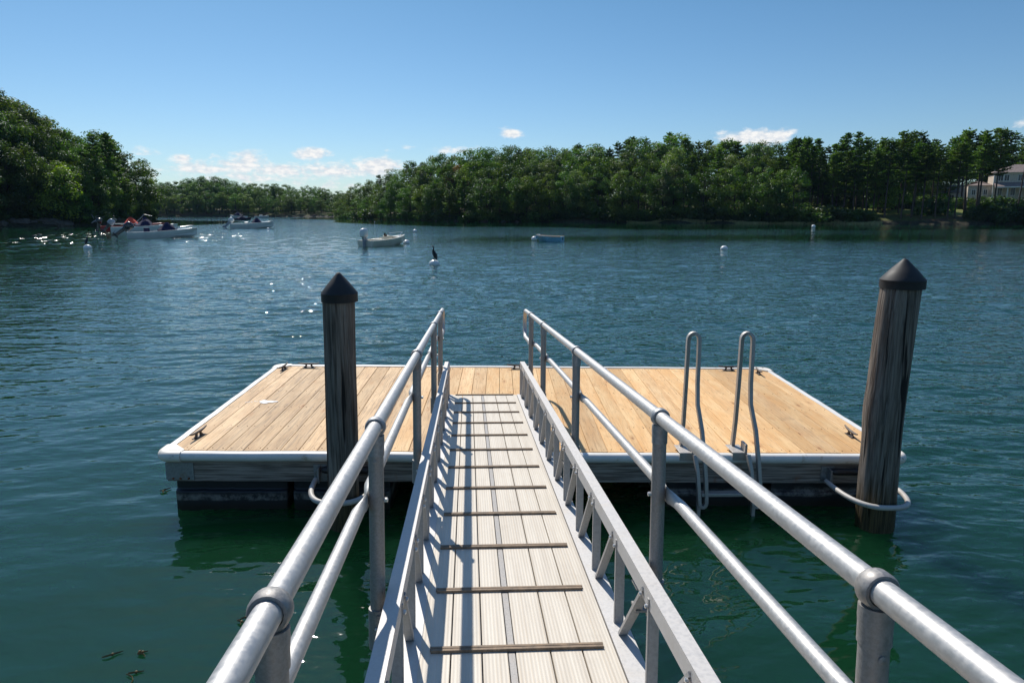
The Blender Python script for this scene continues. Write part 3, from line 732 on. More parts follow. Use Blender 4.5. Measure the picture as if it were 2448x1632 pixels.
# ------------------------------------------------------------------ pilings
def piling(label, x, y, ztop, rad, bumpz, lean, seedv, capr, bow=0.0):
    t = thing('piling', label, 'piling', (x, y, 0), 0, 'round timber pilings holding the float')
    b = MB(); rr_ = random.Random(seedv); prof = []; nz, ns = 60, 40; secs = []
    z0, z1 = -2.2, ztop - .19
    ph = [rr_.uniform(0, 6.28) for _ in range(12)]
    for i in range(nz + 1):
        u = i / nz; z = z0 + (z1 - z0) * u
        bl = .10 * math.exp(-((z - bumpz) / .16) ** 2); sec = []
        for k in range(ns):
            a = 2 * math.pi * k / ns
            r_ = rad * (1.03 - .05 * u) * (1 + .018 * math.sin(3 * a + ph[0] + z) + .014 * math.sin(5 * a + ph[1]) + .010 * math.sin(11 * a + ph[2] + .3 * z) + .008 * math.sin(17 * a + ph[3]) + .012 * math.sin(z * 5 + ph[4]))
            r_ *= 1 + bl * max(0, math.cos(a - R(200))) * 1.1
            sec.append((lean[0] * z - bow * math.sin(math.pi * min(1, max(0, z / ztop))) + r_ * math.cos(a), lean[1] * z + r_ * math.sin(a), z))
        secs.append(sec)
    b.loft(secs, close=True); b.build('timber', M['pile'], t, 60)
    b = MB(); tx, ty = lean[0] * ztop, lean[1] * ztop; h0 = ztop - .225
    b.lathe([(capr * .96, h0), (capr, h0 + .002), (capr, h0 + .058), (capr * 1.012, h0 + .064), (capr * .99, h0 + .072), (capr * .55, h0 + .150), (capr * .18, h0 + .208), (capr * .09, h0 + .222), (.002, h0 + .226)], 48, Matrix.Translation((tx, ty, 0)))
    b.build('pile_cap', M['cap'], t, 30)
piling('round timber piling with black cone cap left of the gangway', -1.275, 5.27, 1.565 + ZD, .1235, -1, (.022, 0), 3, .138)
def onY(sx, sy, Y):
    r_ = ray(sx / W0, sy / W0); return CAM + r_ * (Y / r_.y)
A_ = onY(2111, 1076, 5.17); B_ = onY(2164, 618, 5.17); ln_ = (B_.x - A_.x) / (B_.z - A_.z)
piling('thicker timber piling with black cone cap at the right end of the float', A_.x - ln_ * A_.z, 5.17, B_.z, .144, .98, (ln_, 0), 8, .158, .028)

# ------------------------------------------------------------------ trees
NR = np.random.RandomState(11)
def leafmesh(name, cen, size, nrm, var, mat, parent):
    """cen (n,3), size (n,), nrm (n,3): one bent leaf-clump face each"""
    n = len(cen); nrm = nrm / np.linalg.norm(nrm, axis=1)[:, None]
    a = NR.normal(size=(n, 3)); u = np.cross(nrm, a); u /= np.linalg.norm(u, axis=1)[:, None]; v = np.cross(nrm, u)
    s = size[:, None]; k = NR.uniform(.55, 1.0, (n, 1))
    P = np.stack([cen - u * s * .5, cen - v * s * .5 * k + nrm * s * .08, cen + u * s * .5, cen + v * s * .5 * k + nrm * s * .08], 1).reshape(-1, 3)
    me = bpy.data.meshes.new(name); me.vertices.add(4 * n); me.vertices.foreach_set('co', P.ravel().astype(np.float32))
    me.loops.add(4 * n); me.polygons.add(n); me.loops.foreach_set('vertex_index', np.arange(4 * n, dtype=np.int32)); me.polygons.foreach_set('loop_start', (np.arange(n) * 4).astype(np.int32))
    me.update(calc_edges=True)
    at = me.attributes.new('rnd', 'FLOAT', 'POINT'); at.data.foreach_set('value', np.repeat(var, 4).astype(np.float32))
    me.materials.append(mat); o = bpy.data.objects.new(name, me); C.objects.link(o); o.parent = parent; return o
def broad(seed, mat, lo=.12, Rw=4.6, H=16, nb=46, per=112, name='broadleaf_tree', cat='tree'):
    rr_ = np.random.RandomState(seed); t = thing(name, '', cat); b = MB()
    lean = rr_.normal(0, .02, 2)
    b.tube([(0, 0, -.6), (lean[0] * 2, lean[1] * 2, H * .15), (lean[0] * 8, lean[1] * 8, H * .45), (lean[0] * 12, lean[1] * 12, H * .8)], [.30, .24, .17, .05], 8)
    cs = []; 
    for i in range(nb):
        u = rr_.uniform(0, 1) ** .85; z = H * (lo + (.95 - lo) * u)
        prof = (math.sin(math.pi * min(1, (u * .80 + .16))) ** .6)
        a = rr_.uniform(0, 6.28); r_ = Rw * prof * (rr_.uniform(.35, 1.0) ** .5) * (1 + .18 * math.sin(2 * a + seed))
        cs.append((r_ * math.cos(a), r_ * math.sin(a), z, rr_.uniform(1.05, 2.1) * (1 - .35 * u)))
    cs.append((0, 0, H * .965, 1.0))
    for i in range(0, nb, 3):
        x, y, z, r_ = cs[i]; z0 = max(H * .12, z - math.hypot(x, y) * .8)
        b.tube([(0, 0, z0), (x * .5, y * .5, (z0 + z) / 2 + .3), (x, y, z)], [.09, .06, .02], 5, False)
    b.build('trunk', M['bark'], t, 60)
    cen = []; nrm = []; var = []; sz = []
    for x, y, z, r_ in cs:
        n = int(per * (r_ / 1.3) ** 2 * 1.1) + 20; q = rr_.normal(size=(n, 3)); q /= np.linalg.norm(q, axis=1)[:, None]
        rad = r_ * rr_.uniform(.45, 1.12, (n, 1)) ** .7; p = q * rad * np.array([1.15, 1.15, .72]) + np.array([x, y, z])
        cen.append(p); nrm.append(q * .8 + rr_.normal(0, .42, (n, 3)) + np.array([0, 0, .75])); var.append(np.clip(rr_.uniform(0, 1) * .8 + rr_.uniform(0, .4, n), 0, 1)); sz.append(rr_.uniform(.2, .46, n))
    leafmesh('crown', np.concatenate(cen), np.concatenate(sz), np.concatenate(nrm), np.concatenate(var), mat, t)
    return t
def pine(seed, lo=.36, H=19, Rw=3.7, name='pine_tree', dens=1.0):
    rr_ = np.random.RandomState(seed); t = thing(name, '', 'tree'); b = MB()
    b.tube([(0, 0, -.6), (.05, 0, H * .3), (.1, .05, H * .7), (.12, .05, H * .97)], [.24, .19, .11, .02], 8)
    cen = []; nrm = []; var = []; sz = []; z = H * lo
    while z < H * .975:
        u = (z / H - lo) / (1 - lo); nb = rr_.randint(4, 7)
        a0 = rr_.uniform(0, 6.28)
        for k in range(nb):
            L = Rw * (1 - u) ** .62 * (.35 + .65 * min(1, u * 5 + .35)) * rr_.uniform(.45, 1.15) + .35
            a = a0 + k * 6.28 / nb + rr_.normal(0, .3); dz = rr_.uniform(-.15, .35) + .25 * u
            tip = np.array([L * math.cos(a), L * math.sin(a), L * dz])
            b.tube([(0.08, 0, z), tuple(tip * .5 + np.array([0, 0, z - .08 * L * (1 - u)])), tuple(tip + np.array([0, 0, z]))], [.05, .03, .012], 4, False)
            n = int(80 * dens * (L / 2.2) ** 1.2) + 8; s = rr_.uniform(.28, 1.05, n)
            side = rr_.normal(0, .26, n) * L * (.35 + .5 * np.sin(np.pi * np.clip(s, 0, 1)))
            p = s[:, None] * tip + np.stack([-math.sin(a) * side, math.cos(a) * side, rr_.normal(.05, .07, n) - .10 * np.abs(side)], 1); p[:, 2] += z + .06 * L * s ** 2 - .08 * L * np.sin(np.pi * s * .5) * (1 - u) * .5
            cen.append(p); nrm.append(rr_.normal(0, .42, (n, 3)) + np.array([0, 0, 1.0])); var.append(np.clip(rr_.uniform(0, .6) + rr_.uniform(0, .4, n), 0, 1)); sz.append(rr_.uniform(.22, .46, n))
        z += rr_.uniform(.6, 1.25) * (1 - .4 * u)
    n = 40; cen.append(np.stack([rr_.normal(.1, .16, n), rr_.normal(.05, .16, n), H * rr_.uniform(.93, 1.0, n)], 1)); nrm.append(rr_.normal(size=(n, 3))); var.append(rr_.uniform(0, 1, n)); sz.append(rr_.uniform(.2, .34, n))
    b.build('trunk', M['pinebark'], t, 60)
    leafmesh('crown', np.concatenate(cen), np.concatenate(sz), np.concatenate(nrm), np.concatenate(var), M['needle'], t); return t
def shrub(seed, mat, Rw=1.6, H=2.2, name='shrub'):
    rr_ = np.random.RandomState(seed); t = thing(name, '', 'shrub'); b = MB()
    for k in range(6):
        a = rr_.uniform(0, 6.28); b.tube([(0, 0, -.3), (math.cos(a) * .4, math.sin(a) * .4, H * .4), (math.cos(a) * .9, math.sin(a) * .9, H * .75)], [.04, .03, .01], 5, False)
    b.build('stems', M['bark'], t, 60)
    cen = []; nrm = []; var = []; sz = []
    for k in range(16):
        a = rr_.uniform(0, 6.28); r_ = Rw * rr_.uniform(.1, .9); z = rr_.uniform(.1, .85) * H * (1 - .35 * r_ / Rw); br_ = rr_.uniform(.45, .8)
        n = 95; q = rr_.normal(size=(n, 3)); q /= np.linalg.norm(q, axis=1)[:, None]
        cen.append(q * br_ * rr_.uniform(.5, 1.1, (n, 1)) + np.array([r_ * math.cos(a), r_ * math.sin(a), z])); nrm.append(q + rr_.normal(0, .7, (n, 3)) + np.array([0, 0, .3])); var.append(np.clip(rr_.uniform(0, .6) + rr_.uniform(0, .4, n), 0, 1)); sz.append(rr_.uniform(.16, .34, n))
    leafmesh('leaves', np.concatenate(cen), np.concatenate(sz), np.concatenate(nrm), np.concatenate(var), mat, t); return t

protos = {
    'bA': [broad(1, M['leafA']), broad(2, M['leafA'], .06, 5.2), broad(3, M['leafA'], .2, 4.2), broad(4, M['leafA'], .10, 4.8)],
    'bB': [broad(5, M['leafB'], .2, 4.4), broad(6, M['leafB'], .28, 4.0)],
    'bC': [broad(7, M['leafC'], .05, 3.6, 9, 34, 90)],
    'bO': [broad(8, M['leafO'], .3, 3.0)],
    'pL': [pine(21), pine(22, .42, 19, 3.0), pine(23, .34, 19, 3.6), pine(24, .46, 19, 2.8)],
    'pT': [pine(41, .52, 20, 3.3), pine(42, .47, 20, 3.7), pine(43, .57, 20, 3.0)],
    'pF': [pine(25, .10, 17, 3.6), pine(26, .16, 17, 3.2)],
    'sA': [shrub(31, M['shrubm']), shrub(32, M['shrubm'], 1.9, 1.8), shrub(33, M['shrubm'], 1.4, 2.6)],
    'sC': [shrub(34, M['leafC'], 1.5, 1.6)],
}
PH = {'bA': 16, 'bB': 16, 'bC': 9, 'bO': 16, 'pL': 19, 'pT': 20, 'pF': 17, 'sA': 2.3, 'sC': 1.8}
used = set()
kids = {}
for o in bpy.data.objects:
    if o.parent: kids.setdefault(o.parent.name, []).append(o)
KIDS.update(kids)
def plant(kind, x, y, h, label, group=None, wide=1.0, dz=0.0):
    p = rnd.choice(protos[kind]); s_ = h / PH[kind]
    z = gz(x, y) - .05 + dz; sx = s_ * wide * rnd.uniform(.92, 1.1); rot = (rnd.gauss(0, .03), rnd.gauss(0, .03), rnd.uniform(0, 6.28))
    if p.name not in used:
        used.add(p.name); p.location = (x, y, z); p.rotation_euler = rot; p.scale = (sx, sx, s_)
        p['label'] = label
        if group: p['group'] = group
        elif 'group' in p: del p['group']
        return p
    o = dup(p, (x, y, z), rot, (sx, sx, s_), label)
    if group: o['group'] = group
    elif 'group' in o: del o['group']
    return o
def interp(x, tab):
    return float(np.interp(x, [a for a, _ in tab], [b for _, b in tab]))
SKYL = [(-120, 170), (0, 205), (40, 220), (100, 258), (150, 293), (190, 312), (205, 318), (215, 300), (245, 300), (262, 318), (282, 350), (300, 382), (325, 388), (342, 440)]
SHL = [(-200, 128), (0, 142), (200, 143), (260, 160), (340, 187)]
SKYF = [(200, 420), (335, 426), (370, 420), (420, 414), (470, 404), (500, 406), (540, 417), (600, 422), (640, 421), (680, 430), (720, 426), (760, 436), (800, 440)]
SHF = [(200, 385), (400, 372), (770, 332)]
SKYR = [(770, 450), (785, 442), (820, 424), (860, 408), (920, 384), (980, 363), (1040, 352), (1100, 342), (1180, 337), (1240, 337), (1300, 342), (1330, 332), (1400, 337), (1440, 318), (1475, 318), (1520, 332), (1537, 306), (1560, 312), (1580, 330), (1610, 320), (1650, 318), (1690, 322), (1740, 328), (1800, 328), (1825, 312), (1850, 308), (1880, 330), (1930, 318), (1950, 302), (1975, 320), (2010, 312), (2040, 318), (2080, 296), (2110, 312), (2130, 318), (2180, 312), (2230, 292), (2250, 300), (2270, 290), (2300, 312), (2330, 296), (2352, 285), (2480, 280)]
SHR = [(780, 262), (810, 250), (850, 228), (900, 206), (1000, 181), (1100, 170), (1300, 161), (1500, 156), (1800, 154), (2100, 158), (2350, 166), (2480, 172)]
def row(x0, x1, step, off, kindf, sky, sh, frac, lab, group, jit=.35, wide=1.0, hj=.07):
    x = x0
    while x < x1:
        xx = x + rnd.uniform(-jit, jit) * step
        dist = interp(xx, sh) + off + rnd.uniform(-1.5, 1.5)
        P = bearing(xx, dist); ztop = elev_z(xx, interp(xx, sky), dist)
        base = gz(P.x, P.y); h = max(4, (ztop - base) * 1.03 * frac * rnd.uniform(1 - hj, 1 + hj * .3))
        k = kindf(xx); l, g_ = lab(k, xx); plant(k, P.x, P.y, h, l, g_, wide)
        x += step
L = {}
def lab_left(rowname):
    def f(k, x):
        if k[0] == 'p': return ('dark pine among the broadleaf trees of the left headland', 'pines of the left headland')
        return (f'leafy broadleaf tree in the {rowname} of the left headland', f'broadleaf trees, {rowname} of the left headland')
    return f
kl = lambda x: ('pF' if 205 < x < 300 and rnd.random() < .75 else ('bB' if rnd.random() < .12 else 'bA'))
row(-110, 205, 34, 5, lambda x: 'bA', SKYL, SHL, .62, lab_left('water front'), None, wide=1.1)
row(-130, 300, 38, 13, kl, SKYL, SHL, .86, lab_left('middle rows'), None, wide=1.0)
row(-130, 318, 30, 22, kl, SKYL, SHL, 1.0, lab_left('hilltop rows'), None, hj=.05)
row(-130, 290, 34, 36, kl, SKYL, SHL, .97, lab_left('hilltop rows'), None, hj=.05)
row(215, 335, 24, 3, lambda x: 'bA', SKYL, SHL, .66, lab_left('water front'), None, wide=1.0)
for x, y, dd, h, kd, lb in ((268, 322, 3, 17.5, 'pF', 'shorter dark pine on the seaward side of the tallest pine'), (248, 304, 4, 19.0, 'pF', 'dense dark pine whose top leans over the tip woods of the left headland'), (300, 0, 6, 14.2, 'bA', 'broad leafy tree between the pines and the tip of the left headland'), (316, 0, 9, 13.6, 'bA', 'leafy tree behind the tip of the left headland, filling the gap before the far shore'), (180, 0, 1.5, 5.5, 'bC', 'bright yellow green low tree leaning over the water of the left headland'), (226, 308, 3, 18.5, 'pF', 'tallest dark pine standing on the left headland'), (325, 0, 2, 11.5, 'bA', 'rounded leafy tree at the very tip of the left headland'), (150, 0, 2.5, 9, 'bC', 'sunlit light green tree half way along the left headland shore')):
    P = bearing(x, interp(x, SHL) + dd)
    if y: h = elev_z(x, y, interp(x, SHL) + dd) - gz(P.x, P.y)
    plant(kd, P.x, P.y, h, lb, None, 1.3 if x > 290 else 1.0)
# far shore
def lab_far(k, x): return ('tree in the hazy woods on the far shore behind the bay', 'trees on the far shore behind the bay')
row(300, 800, 17, 4, lambda x: 'bA', SKYF, SHF, .62, lab_far, None, wide=1.1)
row(300, 800, 15, 16, lambda x: 'bA' if rnd.random() < .85 else 'pF', SKYF, SHF, .86, lab_far, None)
row(290, 810, 13, 30, lambda x: 'bA' if rnd.random() < .8 else 'bB', SKYF, SHF, 1.0, lab_far, None, hj=.04)
# right shore, wooded hill
def lab_r(k, x):
    kind = {'b': 'broadleaf tree', 'p': 'pine tree'}[k[0]]
    zone = 'wooded point right of the channel' if x < 1180 else ('middle stretch of the right shore' if x < 1800 else 'pine grove in front of the houses')
    return (f'{"green" if k[0] == "b" else "dark"} {kind} on the {zone}', f'{kind}s, {zone}')
def kr(x):
    if x < 1180: return 'pF' if rnd.random() < .22 else 'bA'
    if x < 1400: return 'bB' if rnd.random() < .3 else ('pF' if rnd.random() < .12 else 'bA')
    if x < 1800: return 'pL' if rnd.random() < .3 else ('bB' if rnd.random() < .45 else 'bA')
    return 'pL' if rnd.random() < .93 else 'bA'
row(790, 1240, 26, 1.2, lambda x: 'pF' if rnd.random() < .25 else 'bA', SKYR, SHR, .60, lab_r, None, wide=1.05)
row(790, 1850, 33, 11, kr, SKYR, SHR, .84, lab_r, None)
row(780, 1850, 27, 20, kr, SKYR, SHR, .97, lab_r, None, hj=.06)
row(780, 1850, 29, 32, kr, SKYR, SHR, 1.0, lab_r, None, hj=.05)
row(1260, 1840, 36, 1.6, lambda x: 'bA' if rnd.random() < .7 else 'bB', SKYR, SHR, .66, lab_r, None)
row(1830, 2030, 26, 7, kr, SKYR, SHR, .88, lab_r, None, hj=.12)
row(1820, 2060, 24, 17, kr, SKYR, SHR, 1.0, lab_r, None, hj=.08)
row(1820, 2080, 28, 28, kr, SKYR, SHR, .98, lab_r, None, hj=.06)
kt = lambda x: 'pT'
row(2040, 2262, 27, 6, kt, SKYR, SHR, .93, lab_r, None, hj=.16)
row(2060, 2262, 30, 15, kt, SKYR, SHR, 1.0, lab_r, None, hj=.08)
row(2366, 2470, 27, 6, kt, SKYR, SHR, .98, lab_r, None)
row(1840, 2075, 22, 27, lambda x: 'bA', SKYR, SHR, .52, lab_r, None, wide=1.3)
row(2060, 2470, 26, 58, lambda x: 'pL' if rnd.random() < .8 else 'pF', SKYR, SHR, .98, lab_r, None, hj=.05)
row(2060, 2470, 30, 70, lambda x: 'bA', SKYR, SHR, .80, lambda k, x: ('broadleaf tree in the woods beyond the lawn and the pine grove', 'trees in the woods beyond the lawn'), None)
row(1800, 2130, 26, 48, lambda x: 'bA', SKYR, SHR, .62, lambda k, x: ('broadleaf tree in the woods beyond the lawn and the pine grove', 'trees in the woods beyond the lawn'), None, wide=1.3)
row(1820, 2100, 34, 80, lambda x: 'bA', SKYR, SHR, .80, lambda k, x: ('broadleaf tree in the woods beyond the lawn and the pine grove', 'trees in the woods beyond the lawn'), None)
for x, dd, y, kd, lb, wd in ((2283, 8, 292, 'pT', 'tall bare trunked pine just left of the shingled house', .8), (2338, 12, 288, 'pT', 'tall bare trunked pine standing in front of the shingled house', .8), (1052, 12, 378, 'bO', 'rust orange turning tree among the greens of the wooded point', 1.0), (1537, 34, 304, 'pF', 'tall pine rising highest above the middle of the right shore skyline', 1.1), (1327, 30, 328, 'pL', 'flat topped pine poking above the skyline left of centre on the right shore', 1.2),
                          (1265, 3, 440, 'bC', 'bright green small tree overhanging the right shore beside the dark hollow', .9), (1235, 4, 418, 'pF', 'broad young evergreen at the water edge of the right shore', 1.25), (1838, 7, 400, 'bB', 'pale leafy tree at the left edge of the pine grove', .9),
                          (880, 3, 470, 'bC', 'low round light green tree on the bank of the wooded point', 1.2), (1455, 30, 314, 'pF', 'pointed dark pine standing above the skyline left of the tallest pine on the right shore', 1.0)):
    dist = interp(x, SHR) + dd; P = bearing(x, dist); plant(kd, P.x, P.y, elev_z(x, y, dist) - gz(P.x, P.y), lb, None, wd)
# undergrowth
def srow(x0, x1, step, off, sh, lab, grp, kd='sA', hs=(1.4, 2.8), wide=1.3):
    x = x0
    while x < x1:
        xx = x + rnd.uniform(-.4, .4) * step; P = bearing(xx, interp(xx, sh) + off + rnd.uniform(-1, 1)); plant(kd, P.x, P.y, rnd.uniform(*hs), lab, grp, wide); x += step
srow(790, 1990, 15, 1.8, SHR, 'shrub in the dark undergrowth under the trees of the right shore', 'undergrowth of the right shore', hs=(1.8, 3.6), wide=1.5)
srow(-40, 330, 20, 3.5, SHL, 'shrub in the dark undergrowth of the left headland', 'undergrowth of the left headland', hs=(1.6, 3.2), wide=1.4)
srow(1990, 2350, 20, 34, SHR, 'rounded sunlit hedge shrub between the lawn and the houses', 'hedge shrubs behind the lawn', hs=(2.6, 4.2), wide=1.3)
srow(2255, 2400, 14, 3, SHR, 'dark leafy shrub on the bank below the large house', 'shrubs below the large house', hs=(2.4, 4.6), wide=1.3)
for x, off, h, kd, lb in ((1850, 3.2, 2.2, 'sA', 'round green bush on the grassy edge at the left end of the pine grove'), (2150, 14, 4.8, 'sA', 'tall bush standing alone on the lawn among the pines'), (1312, 2.5, 3.4, 'sC', 'yellow green bush at the water line of the right shore')):
    P = bearing(x, interp(x, SHR) + off); plant(kd, P.x, P.y, h, lb, None, 1.2)
for k_, ps_ in protos.items():
    for p_ in ps_:
        if p_.name not in used:
            for c_ in KIDS.get(p_.name, []): bpy.data.objects.remove(c_)
            bpy.data.objects.remove(p_)

# ------------------------------------------------------------------ marsh grass strips
def grass_strip(label, poly_x, sh, off0, off1, n, hgt, mat, name='marsh_grass'):
    cen = []; P = []
    for i in range(n):
        xx = poly_x[0] + (poly_x[1] - poly_x[0]) * (.5 + .5 * math.copysign(abs(rnd.uniform(-1, 1)) ** 1.25, rnd.uniform(-1, 1))); dist = interp(xx, sh) + rnd.uniform(off0, off1) + .8 * math.sin(xx * .05); p = bearing(xx, dist)
        P.append((p.x, p.y, 0))
    P = np.array(P); P[:, 2] = np.maximum(0, ground_h(P[:, :2])); a = NR.uniform(0, 6.28, n); h = NR.uniform(.5, 1, n) * hgt
    dx = np.stack([np.cos(a), np.sin(a), np.zeros(n)], 1) * .07; ln = NR.normal(0, .12, (n, 3)); ln[:, 2] = h
    V = np.stack([P - dx, P + dx, P + ln + dx * .2, P + ln - dx * .2], 1).reshape(-1, 3)
    me = bpy.data.meshes.new(name); me.vertices.add(4 * n); me.vertices.foreach_set('co', V.ravel().astype(np.float32)); me.loops.add(4 * n); me.polygons.add(n)
    me.loops.foreach_set('vertex_index', np.arange(4 * n, dtype=np.int32)); me.polygons.foreach_set('loop_start', (np.arange(n) * 4).astype(np.int32)); me.update(calc_edges=True)
    at = me.attributes.new('rnd', 'FLOAT', 'POINT'); at.data.foreach_set('value', np.repeat(NR.uniform(0, 1, n), 4).astype(np.float32))
    me.materials.append(mat); o = bpy.data.objects.new(name, me); C.objects.link(o); tag(o, label, 'grass', None, 'stuff')
gm = foliage('marsh_grass', (.22, .20, .09), (.38, .34, .18), .12, .03)
grass_strip('pale marsh grass along the water line before the pine grove', (1630, 2030), SHR, -1.3, 1.2, 15000, .42, gm)
grass_strip('thin pale marsh grass on the middle of the right shore', (1440, 1640), SHR, -1.0, .6, 3500, .32, gm)
grass_strip('brown green marsh grass at the foot of the wooded point', (830, 960), SHR, -2.5, .5, 4500, .35, foliage('dull_grass', (.06, .055, .02), (.13, .11, .045), .3, .03))
grass_strip('low olive grass spit reaching out from the left headland', (300, 388), [(300, 181), (388, 187)], -3, 3, 7000, .5, foliage('olive_grass', (.10, .085, .03), (.18, .155, .06), .15, .03))

# rocks along the left shore
def rock(x, y, s_, label, group):
    b = MB(); r_ = random.Random(int(x * 10)); b.ball((0, 0, 0), 1, seg=12, rings=8)
    b.v = [tuple(Vector(v) * (1 + .22 * math.sin(v[0] * 3.1 + r_.random() * .3 + x) * math.cos(v[1] * 2.7 + y) + .1 * math.sin(v[2] * 7 + x))) for v in b.v]
    o = b.build('rock', M['rock'], None, 25); o.location = (x, y, max(0.0, gz(x, y)) + s_ * .1); o.scale = (s_ * 1.3, s_, s_ * .6); o.rotation_euler = (0, 0, r_.uniform(0, 6)); tag(o, label, 'rock', group)
M['rock'] = simple('rock', (.11, .095, .08), .85, 0, .4, 3, .6, 8, .2)
for i in range(26):
    x = rnd.uniform(-10, 330); P = bearing(x, interp(x, SHL) + rnd.uniform(-.5, 1.5)); rock(P.x, P.y, rnd.uniform(.4, 1.0), 'dark rock on the shady water line of the left headland', 'rocks of the left headland shore')
for i in range(14):
    x = rnd.uniform(800, 1200); P = bearing(x, interp(x, SHR) + rnd.uniform(-.3, 1.2)); rock(P.x, P.y, rnd.uniform(.4, .9), 'brown rock at the water line of the wooded point', 'rocks of the wooded point')
# bleached fallen tree
P0 = bearing(205, 141.5); P1 = bearing(262, 150)
b = MB(); A = Vector((P0.x, P0.y, .5)); B = Vector((P1.x, P1.y, .9))
b.tube([A, A.lerp(B, .3) + Vector((0, 0, .7)), A.lerp(B, .65) + Vector((0, 0, .9)), B], [.09, .14, .18, .22], 8)
for k in range(9):
    u = rnd.uniform(.1, .9); c = A.lerp(B, u) + Vector((0, 0, .7)); q = c + Vector((rnd.uniform(-2, 2), rnd.uniform(-2, 1), rnd.uniform(-.3, 1.0))); b.tube([c, c.lerp(q, .5) + Vector((0, 0, .2)), q], [.07, .05, .02], 5)
tag(b.build('fallen_tree', simple('bleached_wood', (.30, .27, .23), .9), None, 50), 'bleached fallen tree lying on the rocks of the left headland', 'fallen tree')

# ------------------------------------------------------------------ houses
M['shingle'] = simple('shingle', (.58, .50, .41), .85, 0, .2, 3, .4, 12, .2); M['trim'] = simple('white_trim', (.75, .74, .70), .6)
M['roofm'] = simple('roof_shingle', (.24, .19, .17), .9, 0, .2, 3, .4, 14, .2); M['roofg'] = simple('grey_roof', (.20, .20, .21), .9, 0, .2, 3)
M['glass'] = simple('window_glass', (.02, .022, .025), .3, 0, .2, 3, 0, 40, .8)
def hip(b, x0, x1, y0, y1, z, rise, over=.5):
    x0 -= over; x1 += over; y0 -= over; y1 += over; h = (y1 - y0) / 2
    v = [(x0, y0, z), (x1, y0, z), (x1, y1, z), (x0, y1, z), (x0 + h, y0 + h, z + rise), (x1 - h, y0 + h, z + rise)]
    b.add(v, [(0, 1, 5, 4), (1, 2, 5), (2, 3, 4, 5), (3, 0, 4), (3, 2, 1, 0)])
def windows(root, xs, y, z0, hh, ww=1.0):
    for x in xs:
        b = MB(); b.box(x - ww / 2 - .12, x + ww / 2 + .12, y - .06, y - .002, z0 - .12, z0 + hh + .12); f = b.build('window', M['trim'], root, 0)
        b = MB(); b.box(x - ww / 2, x - .04, y - .075, y - .062, z0, z0 + hh); b.box(x + .04, x + ww / 2, y - .075, y - .062, z0, z0 + hh); p = b.build('pane', M['glass'], root, 0); p.parent = f
Pp = bearing(2330, 204); hz = elev_z(2300, 452, 204)
house = thing('shingle_house', 'large tan shingled house with brown hip roof and white trim behind the pines', 'house', (Pp.x, Pp.y, hz), -.45)
b = MB(); b.box(-4.5, 9, 0, 8, -4, 5.6); b.box(-9.4, -4.502, 1.5, 8, -4, 2.7); b.build('wall', M['shingle'], house, 0)
b = MB(); hip(b, -4.5, 9, 0, 8, 5.6, 2.0); b.build('roof', M['roofm'], house, 0)
b = MB(); hip(b, -9.2, -4.6, 1.6, 8, 2.72, 1.0, .35); b.build('porch_roof', M['roofm'], house, 0)
b = MB(); b.add([(-4.6, -2.2, 2.3), (9.2, -2.2, 2.3), (9.2, -.01, 3.3), (-4.6, -.01, 3.3), (-4.6, -2.2, 2.15), (9.2, -2.2, 2.15), (9.2, -.01, 3.15), (-4.6, -.01, 3.15)], [(0, 1, 2, 3), (7, 6, 5, 4), (0, 4, 5, 1), (1, 5, 6, 2), (2, 6, 7, 3), (3, 7, 4, 0)]); b.build('veranda_roof', M['roofm'], house, 0)
for x in (-4.3, -2, .4, 2.8, 5.2, 7.6):
    b = MB(); b.box(x - .12, x + .12, -2.1, -1.86, -.3, 2.15); b.build('veranda_post', M['trim'], house, 0)
windows(house, (-3.3, -2.1, 0.6, 1.8, 4.6, 5.8, 8), 0, 3.7, 1.3, .9); windows(house, (-3.2, -.6, 2.3, 4.8, 7.2), 0, .3, 1.7, .8); windows(house, (-8.2, -5.8), 1.5, .5, 1.2, .7)
b = MB(); b.box(-4.7, -4.505, -.1, .12, -1, 5.55); b.box(-4.6, 9.1, -.12, -.003, 5.35, 5.58); b.box(-4.6, 9.1, -2.4, -2.21, 2.0, 2.28); b.build('trim_board', M['trim'], house, 0)
Pp = bearing(2198, 222); hz = elev_z(2198, 452, 222)
cot = thing('grey_roof_house', 'low white house with grey hip roof glimpsed behind the hedge', 'house', (Pp.x, Pp.y, hz), -.2)
b = MB(); b.box(-5.4, 5.4, 0, 6, -4, 1.0); b.build('wall', M['trim'], cot, 0)
b = MB(); hip(b, -5.4, 5.4, 0, 6, 1.0, 2.1, .6); b.build('roof', M['roofg'], cot, 0)
windows(cot, (-4, -1.5, 1.5, 4), 0, -.9, 1.3, 1.1)

# ------------------------------------------------------------------ boats
def at_(x, dist): P = bearing(x, dist); return (P.x, P.y, 0)
M['gel'] = simple('gelcoat_white', (.68, .68, .65), .3, 0, .06, 1, 0, 40, .5, (.45, .43, .36), (.62, .8), 2, .3)
M['gelcream'] = simple('gelcoat_cream', (.62, .58, .47), .35, 0, .06, 1, 0, 40, .5, (.3, .27, .2), (.6, .8), 2, .3)
M['blackp'] = simple('motor_black', (.015, .015, .018), .25, 0, .2, 3, 0, 40, .5, coat=.4); M['greyp'] = simple('motor_grey', (.30, .32, .36), .35)
M['redp'] = simple('hull_red', (.40, .035, .03), .3); M['navy'] = simple('navy_canvas', (.015, .018, .055), .85, 0, .3, 6, .4, 8, .2); M['orange'] = simple('red_canvas', (.62, .07, .04), .8, 0, .2, 6, .3, 8, .2)
M['tan'] = simple('tan_wood', (.42, .30, .2), .7); M['bluep'] = simple('hull_blue', (.20, .42, .55), .45); M['steel'] = metal('boat_steel', (.7, .7, .7), .25, .9, .1, 30)
